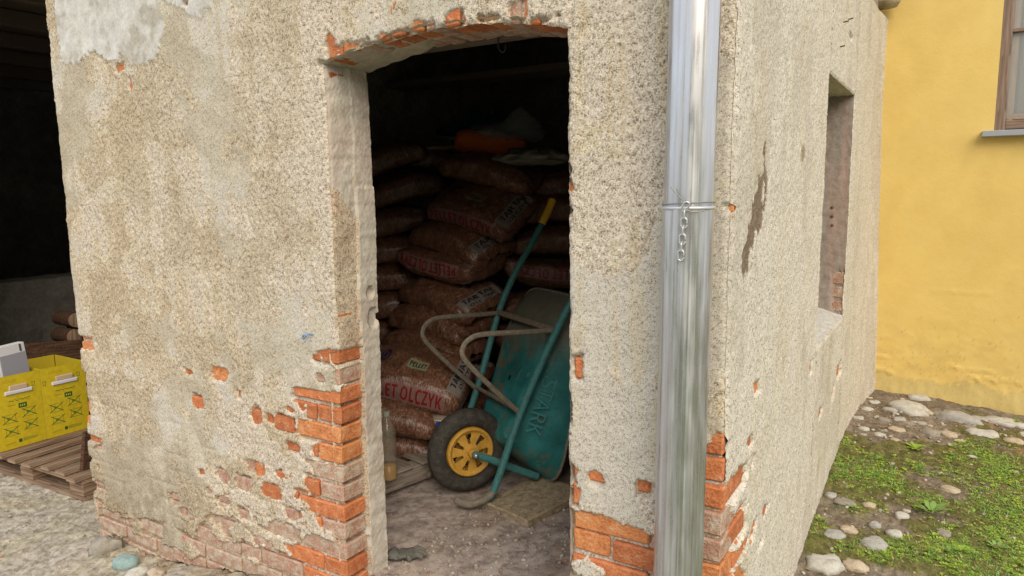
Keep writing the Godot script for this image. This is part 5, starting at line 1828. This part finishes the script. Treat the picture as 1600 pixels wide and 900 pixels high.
# ------------------------------------------------------------------ pellet bags
func bag_mesh(L: float, H: float, W: float, sd: int, droop: float) -> ArrayMesh:
	var nu := 84
	var nv := 60
	var P := PackedVector3Array()
	var UV := PackedVector2Array()
	for j in nv + 1:
		var v := float(j) / nv
		# walk round the section: top (back to front), front, bottom, back
		var z := 0.0
		var y := 0.0
		if v < 0.377:
			z = lerpf(-1, 1, v / 0.377); y = 1.0
		elif v < 0.5:
			z = 1.0; y = lerpf(1, -1, (v - 0.377) / 0.123)
		elif v < 0.877:
			z = lerpf(1, -1, (v - 0.5) / 0.377); y = -1.0
		else:
			z = -1.0; y = lerpf(-1, 1, (v - 0.877) / 0.123)
		var e := 4.2
		var k := 1.0 / pow(pow(absf(z), e) + pow(absf(y), e), 1.0 / e)
		for i in nu + 1:
			var u := float(i) / nu
			var s := absf(2 * u - 1)
			var wf := pow(maxf(0.0, 1.0 - pow(s, 22.0)), 0.30)
			var hf := (1.0 - 0.42 * pow(s, 3.0)) * pow(maxf(0.0, 1.0 - pow(s, 26.0)), 0.5)
			var pz := z * k * W / 2 * maxf(wf, 0.5)
			var py := y * k * H / 2 * maxf(hf, 0.03)
			py *= 1.0 + 0.12 * (1.0 - z * z)
			var px := (u - 0.5) * L
			var q := Vector3(px * 3.0 + sd * 5.0, py * 4.0, pz * 3.0)
			var lump := 0.014 * n_low.get_noise_3dv(q * 0.7) + 0.007 * n_low.get_noise_3dv(q * 2.6) + 0.0022 * n_mid.get_noise_3dv(q * 1.6)
			# film creases that fan out from the ends
			lump += 0.012 * pow(1.0 - absf(n_low.get_noise_3d(px * 2.2 + sd * 3.0, py * 5.0, pz * 5.5)) * 2.0, 3.0) - 0.006
			lump += 0.005 * n_mid.get_noise_3d(px * 0.45, py * 1.6, pz * 1.4 + sd)
			lump += 0.0045 * sin(pz * 90.0 + sd + 6.0 * n_low.get_noise_2d(pz * 6.0, sd)) * smoothstep(0.55, 0.95, s)
			var dir := Vector3(0, y * k, z * k * 0.6).normalized()
			var p := Vector3(px, py, pz) + dir * lump
			p.y -= droop * pow(s, 2.2) + 0.3 * droop * pow(absf(z * k), 3.0)
			P.append(p)
			UV.append(Vector2(u, v))
	# du along x, dv round: top goes back to front -> x cross z = -y, so flip
	var Q := PackedVector3Array()
	var V := PackedVector2Array()
	for j in range(nv, -1, -1):
		for i in nu + 1:
			Q.append(P[j * (nu + 1) + i])
			V.append(UV[j * (nu + 1) + i])
	return sheet(nu, nv, Q, PackedColorArray(), V)

func build_bags() -> void:
	var meshes := []
	for k in 5:
		meshes.append(bag_mesh(0.60, 0.152, 0.40, k, 0.028 + 0.010 * (k % 3)))
	var round_bag := bag_mesh(0.60, 0.21, 0.42, 8, 0.03)
	# x, y, z, turn, roll (right end down), pitch (front down), print, mesh, label
	for b in BAGS:
		var e := Basis.from_euler(Vector3(deg_to_rad(b[5]), deg_to_rad(b[3]), deg_to_rad(b[4])), EULER_ORDER_YXZ)
		if b[6] >= 10:
			e = e * Basis(Vector3.RIGHT, PI)
		var m: Mesh = round_bag if b[7] == 9 else meshes[b[7]]
		single("pellet_bag", m, M["bag_%d" % (b[6] % 10)], Transform3D(e, Vector3(b[0], b[1], b[2])), b[8], "bag", "wood pellet bags in the shed")

const BAGS := [
	[-2.443, 1.667, -1.911, 14, -15, 8, 2, 0, "pellet bag directly under the orange roll"],
	[-2.423, 1.466, -1.749, -6, -16, 30, 0, 1, "uppermost bag with upright red PELLET OLCZYK print"],
	[-2.545, 1.280, -1.714, -10, -14, 14, 1, 2, "pellet bag just below the uppermost red print"],
	[-2.588, 1.107, -1.660, -6, -9, 8, 10, 3, "bag with upside down red PELLET OLCZYK print"],
	[-2.578, 0.940, -1.639, -12, -11, 14, 1, 4, "pellet bag just below the upside down red print"],
	[-2.621, 0.782, -1.587, -4, -8, 8, 2, 0, "pellet bag level with the wheelbarrow leg tops"],
	[-2.634, 0.659, -1.535, -4, -5, 4, 2, 2, "pellet bag behind the bend of the wheelbarrow leg"],
	[-2.449, 0.544, -1.132, 20, -12, 16, 0, 9, "plump front bag with red print above the oil bottle"],
	[-2.542, 0.373, -0.988, 30, -6, 4, 2, 3, "pellet bag under the plump front bag by the doorway"],
	[-2.551, 0.251, -1.260, 20, -8, 4, 2, 4, "pellet bag between the tin and the oil bottle"],
	[-2.542, 0.194, -1.078, 24, -6, 2, 2, 0, "lowest front bag standing on the pallet behind the bottle"],
	[-2.638, 0.461, -1.596, 8, -4, 6, 1, 1, "pellet bag behind the slanting wheelbarrow leg"],
	[-2.625, 0.305, -1.638, 4, -4, 4, 2, 2, "pellet bag just above the blue tin"],
	[-2.618, 0.139, -1.675, 4, 0, 2, 2, 3, "pellet bag behind the wheelbarrow tyre"],
	[-2.165, 1.236, -2.192, 36, 0, 4, 1, 0, "right hand bag below the yellow grip with black print"],
	[-2.156, 1.027, -2.105, 34, -5, 6, 10, 2, "right hand bag with red and black print beside the green handle"],
	[-2.194, 1.425, -2.265, 38, 0, 2, 2, 4, "right hand bag behind the yellow grip"],
	[-2.207, 1.569, -2.398, 40, 2, 0, 2, 3, "topmost right hand bag under the grey sack"],
	[-2.230, 0.828, -2.169, 34, 0, 2, 2, 1, "right hand bag just above the tray rim"],
	[-2.325, 0.631, -2.233, 34, 0, 2, 2, 0, "right hand bag hidden behind the tray"],
	[-3.290, 1.762, -1.817, 52, 18, 4, 2, 1, "topmost bag beside the door jamb"],
	[-3.171, 1.777, -2.131, 36, -6, 4, 2, 3, "top back bag left of the orange roll"],
	[-3.189, 1.575, -1.885, 48, 14, 6, 2, 2, "second bag from the top beside the door jamb"],
	[-3.176, 1.583, -2.156, 30, -2, 2, 2, 4, "back bag in the dark behind the red print"],
	[-3.229, 1.352, -1.753, 46, 12, 8, 1, 0, "left stack bag with blue black print beside the jamb"],
	[-3.217, 1.169, -1.755, 44, 8, 6, 2, 3, "left stack bag level with the upside down print"],
	[-3.200, 0.994, -1.713, 42, 6, 4, 1, 4, "left stack bag with black print low beside the jamb"],
	[-3.189, 0.817, -1.692, 42, 4, 4, 2, 1, "left stack bag above the plump front bag"],
	[-3.192, 0.643, -1.698, 40, 2, 2, 2, 2, "lowest left stack bag behind the plump front bag"],
]

# ------------------------------------------------------------------ small things
func build_small_things() -> void:
	# loose stones
	var gl := [[-0.37, -1.27, 0.076, 0.71, "stone_a", "largest pale cobble on the grass near the shed wall"], [-0.26, -1.32, 0.049, 0.67, "stone_c", "long buff stone just beside the largest pale cobble"], [-0.21, -1.53, 0.057, 0.75, "stone_b", "rounded grey stone in the middle of the loose stones"], [-0.14, -1.66, 0.035, 1.0, "stone_a", "upright pale stone behind the rounded grey stone"], [-0.22, -1.68, 0.027, 1.2, "stone_b", "small narrow stone standing behind the rounded grey stone"], [-0.32, -1.59, 0.038, 0.54, "stone_c", "flat buff stone close to the shed wall"], [-0.37, -1.52, 0.049, 0.41, "stone_b", "flat dark grey stone against the foot of the shed wall"], [-0.12, -1.83, 0.033, 0.64, "stone_a", "small half buried stone in the moss"], [0.05, -1.78, 0.035, 0.42, "stone_d", "flat brown stone among the weeds"], [-0.26, -1.84, 0.031, 0.70, "stone_c", "small tan stone in bare earth"], [-0.36, -1.82, 0.053, 0.29, "stone_d", "flat sunken stone with moss beside the shed wall"], [-0.43, -1.85, 0.029, 0.67, "stone_b", "small bluish stone touching the shed wall"], [0.07, -2.22, 0.045, 0.29, "stone_c", "flat light stone farther back in the grass"]]
	for k in gl.size():
		var q: Array = gl[k]
		var r: float = q[2]
		single("stone", rock(30 + k, r, r * 0.55 * q[3] + 0.006, r * 0.8, 0.16, 18), M[q[4]], at(q[0], side_ground(q[0], q[1]) + r * 0.06, q[1], rng.randf_range(-40, 40)), q[5], "stone", "loose stones on the grass")
	single("pebble", rock(50, 0.060, 0.032, 0.046, 0.05, 22), M.stone_teal, at(-3.20, -0.165, 0.125, 20), "smooth oval blue green pebble in front of the shed wall", "stone")
	single("broken_stone", rock(52, 0.085, 0.05, 0.05, 0.25, 12), M.stone_d, Transform3D(Basis.from_euler(Vector3(0.2, 0.5, 0.35)), Vector3(-3.46, -0.185, 0.085)), "jagged grey brown stone at the end of the shed wall", "stone")
	single("flint", rock(57, 0.05, 0.03, 0.035, 0.2, 12), M.stone_a, at(-3.05, -0.16, 0.16, 70), "pale flat stone half hidden under the blue green pebble", "stone")
	for k in 5:
		single("rubble_stone", rock(60 + k, 0.04 + 0.012 * k, 0.024, 0.035, 0.2, 12), M[["stone_c", "stone_a", "stone_d"][k % 3]], at(-2.95 + 0.16 * k, front_ground(-2.95 + 0.16 * k, 0.1) + 0.008, 0.13 + 0.03 * (k % 2), 30 * k), ["small buff rubble stone below the dusty bricks", "pale rubble stone below the dusty bricks", "brown rubble stone below the dusty bricks", "long buff rubble stone near the doorway", "widest pale rubble stone near the doorway"][k], "stone", "rubble along the foot of the front wall")
	# glove: palm and five limp fingers
	var gv := thing("work_glove", "dirty grey work glove lying on the threshold", "glove", at(-1.845, 0.052, -0.30, 35))
	var P := PackedVector3Array()
	part("palm", rock(70, 0.042, 0.014, 0.038, 0.22, 18), M.glove_cloth, gv)
	part("cuff", rock(71, 0.032, 0.016, 0.036, 0.25, 16), M.glove_cloth, gv, at(-0.055, 0.002, 0.004))
	for k in 5:
		var a: Vector3 = [Vector3(0.005, 0.0, 0.03), Vector3(0.03, 0, 0.025), Vector3(0.036, 0, 0.008), Vector3(0.034, 0, -0.01), Vector3(0.028, 0, -0.027)][k]
		var dir: Vector3 = [Vector3(0.4, 0.05, 1), Vector3(1, 0.1, 0.45), Vector3(1, 0.05, 0.1), Vector3(1, 0.2, -0.15), Vector3(1, 0, -0.5)][k]
		var ln: float = [0.032, 0.04, 0.046, 0.04, 0.03][k]
		dir = dir.normalized()
		part("finger", tube(smooth_path([a, a + dir * ln * 0.5 + Vector3(0, 0.008, 0), a + dir * ln + Vector3(0, -0.004, 0.006 * (k - 2))], 5), 0.0105, 0.008, 10), M.glove_cloth, gv)
	# little fixings
	var hk := thing("wall_hook", "small bluish twist of wire sticking out of the render beside the doorway", "hook", at(-2.011, 1.016, 0.004))
	part("twist", tube(smooth_path([Vector3(0, 0, -0.01), Vector3(0.0, 0.006, 0.02), Vector3(-0.012, 0.002, 0.026), Vector3(-0.018, -0.012, 0.02), Vector3(-0.004, -0.006, 0.026), Vector3(0.010, 0.006, 0.03)], 6), 0.004, -1, 8), M.blue_tie, hk)
	single("lintel_hook", tube(smooth_path([Vector3(0, 0.03, 0), Vector3(0, 0.0, 0), Vector3(0.006, -0.018, 0), Vector3(0.018, -0.024, 0), Vector3(0.026, -0.014, 0), Vector3(0.026, 0.002, 0)], 6), 0.0028, -1, 8), M.iron, at(-1.435, 2.06, -0.42, 20), "small black iron hook under the lintel inside the doorway", "hook")
	single("hook_batten", box_mesh(Vector3(1.3, 0.10, 0.05), 0.004, 0.002), M.roof_wood, at(-1.45, 2.13, -0.45), "dark batten behind the lintel that carries the hook", "batten")
	# loose bits of mortar and gravel
	gravel("threshold_gravel", 1100, Rect2(-1.9, -1.1, 1.0, 1.12), 0.035, "crumbs of mortar and grit on the doorway floor", 0)
	gravel("yard_gravel", 220, Rect2(-5.2, -0.25, 3.2, 0.75), 0.0, "grit and gravel on the rough concrete yard", 1)
	gravel("earth_gravel", 900, Rect2(-0.45, -3.4, 1.3, 2.7), 0.0, "small gravel scattered over the mossy earth", 2)

func gravel(called: String, n: int, area: Rect2, y: float, label: String, mode: int) -> void:
	var mm := MultiMesh.new()
	mm.transform_format = MultiMesh.TRANSFORM_3D
	mm.use_colors = true
	mm.mesh = rock(80 + mode, 1.0, 0.6, 0.8, 0.25, 7)
	mm.instance_count = n
	for k in n:
		var x := area.position.x + rng.randf() * area.size.x
		var z := area.position.y + rng.randf() * area.size.y
		var s := 0.0025 + 0.0085 * pow(rng.randf(), 3.0)
		var gy := y
		if mode == 0:
			gy = 0.035 + 0.01 * n_low.get_noise_2d(x * 2, z * 2) + 0.006 * n_mid.get_noise_2d(x, z) - smoothstep(-0.12, 0.06, z) * 0.04
		elif mode == 1:
			gy = front_ground(x, z) + 0.006 * n_mid.get_noise_2d(x * 0.7, z * 0.7) + 0.010 * n_low.get_noise_2d(x * 2, z * 2)
		else:
			gy = side_ground(x, z)
			s *= 1.2
		mm.set_instance_transform(k, Transform3D(Basis.from_euler(Vector3(rng.randf() * 0.6, rng.randf() * TAU, rng.randf() * 0.6)).scaled_local(Vector3.ONE * s), Vector3(x, gy + s * 0.3, z)))
		var t := rng.randf()
		var c := Color(0.9, 0.86, 0.78).lerp(Color(0.45, 0.38, 0.32), t)
		if mode < 2 and rng.randf() < 0.06:
			c = Color(0.75, 0.42, 0.28)
		mm.set_instance_color(k, c)
	var o := MultiMeshInstance3D.new()
	o.name = numbered(called)
	o.multimesh = mm
	o.material_override = M.gravel if M.has("gravel") else mat("gravel", lin(0.52, 0.50, 0.47), 0.9, null, 1.0, null, 0, true)
	add_child(o)
	tag(o, label, "gravel", "", "stuff")

# ------------------------------------------------------------------ plants
func leaf(st: SurfaceTool, base: Vector3, dir: Vector3, up: Vector3, l: float, w: float, tint: Color, bend := 0.3) -> void:
	var side := dir.cross(up).normalized() * w * 0.5
	var pts := []
	for k in 4:
		var t: float = [0.0, 0.35, 0.7, 1.0][k]
		var ww: float = [0.18, 0.95, 0.8, 0.06][k]
		var p := base + dir * l * t + up * l * bend * (t - t * t * 1.3)
		pts.append([p - side * ww, p + side * ww])
	for k in 3:
		for q in [pts[k][0], pts[k + 1][1], pts[k][1], pts[k][0], pts[k + 1][0], pts[k + 1][1]]:
			st.set_color(tint)
			st.add_vertex(q)

func build_plants() -> void:
	var tufts := []
	for v in 3:
		var st := new_st()
		var n: int = [6, 7, 5][v]
		for k in n:
			var a := TAU * k / n + rng.randf_range(-0.3, 0.3)
			var d := Vector3(cos(a), rng.randf_range(0.25, 1.0) if v != 1 else rng.randf_range(0.1, 0.5), sin(a)).normalized()
			var tone := rng.randf_range(0.75, 1.25)
			if v == 0:
				leaf(st, Vector3.ZERO, d, Vector3.UP, rng.randf_range(0.020, 0.042), 0.0034, Color(tone, tone, tone))
			elif v == 1:
				leaf(st, d * 0.003, d, Vector3.UP, rng.randf_range(0.010, 0.018), 0.0075, Color(tone, tone, tone), 0.4)
			else:
				leaf(st, Vector3(rng.randf_range(-0.01, 0.01), 0.004, rng.randf_range(-0.01, 0.01)), d, Vector3.UP, rng.randf_range(0.008, 0.013), 0.009, Color(tone, tone, tone), 0.2)
		tufts.append(done(st))
	var specs := [[0, "grass", "leaf_b", 9000, "fine short grass growing through the moss"], [1, "weeds", "leaf_a", 13000, "low bright green leafy weeds covering the earth"], [2, "clover", "leaf_c", 9000, "tiny yellow green clover leaves in the moss"]]
	for s in specs:
		var xf := []
		var tries := 0
		while xf.size() < s[3] and tries < 90000:
			tries += 1
			var x := rng.randf_range(-0.46, 1.5)
			var z := rng.randf_range(-3.0, -0.6)
			var dens := n_low.get_noise_2d(x * 1.7 + 3.0, z * 1.7) + 0.5 * n_mid.get_noise_2d(x * 0.7, z * 0.7) + clampf((x + 0.05) * 0.8, -0.35, 0.35) - smoothstep(-2.35, -2.75, z) * 0.6
			if dens < rng.randf_range(-0.25, 0.3):
				continue
			var sc := 0.32 + 0.85 * pow(rng.randf(), 1.8)
			xf.append(Transform3D(Basis(Vector3.UP, rng.randf() * TAU).scaled_local(Vector3.ONE * sc), Vector3(x, side_ground(x, z) + 0.004, z)))
		var mm := MultiMesh.new()
		mm.transform_format = MultiMesh.TRANSFORM_3D
		mm.use_colors = true
		mm.mesh = tufts[s[0]]
		mm.instance_count = xf.size()
		for k in xf.size():
			mm.set_instance_transform(k, xf[k])
			var t := rng.randf_range(0.7, 1.3)
			mm.set_instance_color(k, Color(t * rng.randf_range(0.85, 1.15), t, t))
		var o := MultiMeshInstance3D.new()
		o.name = numbered(s[1])
		o.multimesh = mm
		o.material_override = M[s[2]]
		add_child(o)
		tag(o, s[4], s[1], "", "stuff")
	# dead leaves and straw between them
	var ls := new_st()
	leaf(ls, Vector3(-0.01, 0.002, 0), Vector3.RIGHT, Vector3.UP, 0.022, 0.009, Color(1, 1, 1), 0.25)
	var lt := MultiMesh.new()
	lt.transform_format = MultiMesh.TRANSFORM_3D
	lt.use_colors = true
	lt.mesh = done(ls)
	lt.instance_count = 900
	for k in 900:
		var x := rng.randf_range(-0.45, 1.3)
		var z := rng.randf_range(-3.2, -0.7)
		lt.set_instance_transform(k, Transform3D(Basis.from_euler(Vector3(rng.randf_range(-0.4, 0.4), rng.randf() * TAU, rng.randf_range(-0.3, 0.3))).scaled_local(Vector3(rng.randf_range(0.4, 1.3), 1, rng.randf_range(0.2, 1.2))), Vector3(x, side_ground(x, z) + 0.010, z)))
		lt.set_instance_color(k, Color(0.8, 0.62, 0.40).lerp(Color(0.40, 0.26, 0.15), rng.randf()))
	var lo := MultiMeshInstance3D.new()
	lo.name = "leaf_litter"
	lo.multimesh = lt
	lo.material_override = mat("litter", lin(0.55, 0.50, 0.42), 0.9, null, 1.0, null, 0, true)
	add_child(lo)
	tag(lo, "dry brown leaf scraps and straw on the mossy earth", "leaf litter", "", "stuff")
	# a few larger plants one can pick out
	for q in [[0.0, -1.92, 0.07, 11, "leaf_b", "broad pale green leaf rosette in the middle of the grass"], [-0.10, -2.63, 0.05, 14, "leaf_a", "bright bushy weed near the cobbles"], [-0.44, -1.60, 0.03, 9, "leaf_a", "tiny green weed at the foot of the shed wall"], [0.12, -1.66, 0.035, 10, "leaf_a", "leafy weed beside the flat brown stone"], [0.40, -3.42, 0.04, 9, "leaf_a", "small weed growing against the yellow wall"], [0.25, -1.75, 0.04, 11, "leaf_b", "spreading weed at the edge of the picture"]]:
		var pl := thing("weed_plant", q[5], "plant", at(q[0], side_ground(q[0], q[1]) + 0.004, q[1]), "larger weeds on the earth")
		var st := new_st()
		var stm := new_st()
		for k in q[3]:
			var a: float = TAU * k * 0.382
			var d := Vector3(cos(a), rng.randf_range(0.25, 0.8), sin(a)).normalized()
			var tone := rng.randf_range(0.8, 1.2)
			leaf(st, d * q[2] * 0.25, d, Vector3.UP, q[2] * rng.randf_range(0.7, 1.1), q[2] * 0.42, Color(tone, tone, tone), 0.25)
			leaf(stm, Vector3.ZERO, d, Vector3.UP, q[2] * 0.32, 0.004, Color(1, 1, 1), 0.1)
		part("leaves", done(st), M[q[4]], pl)
		part("stems", done(stm), M.leaf_c, pl)
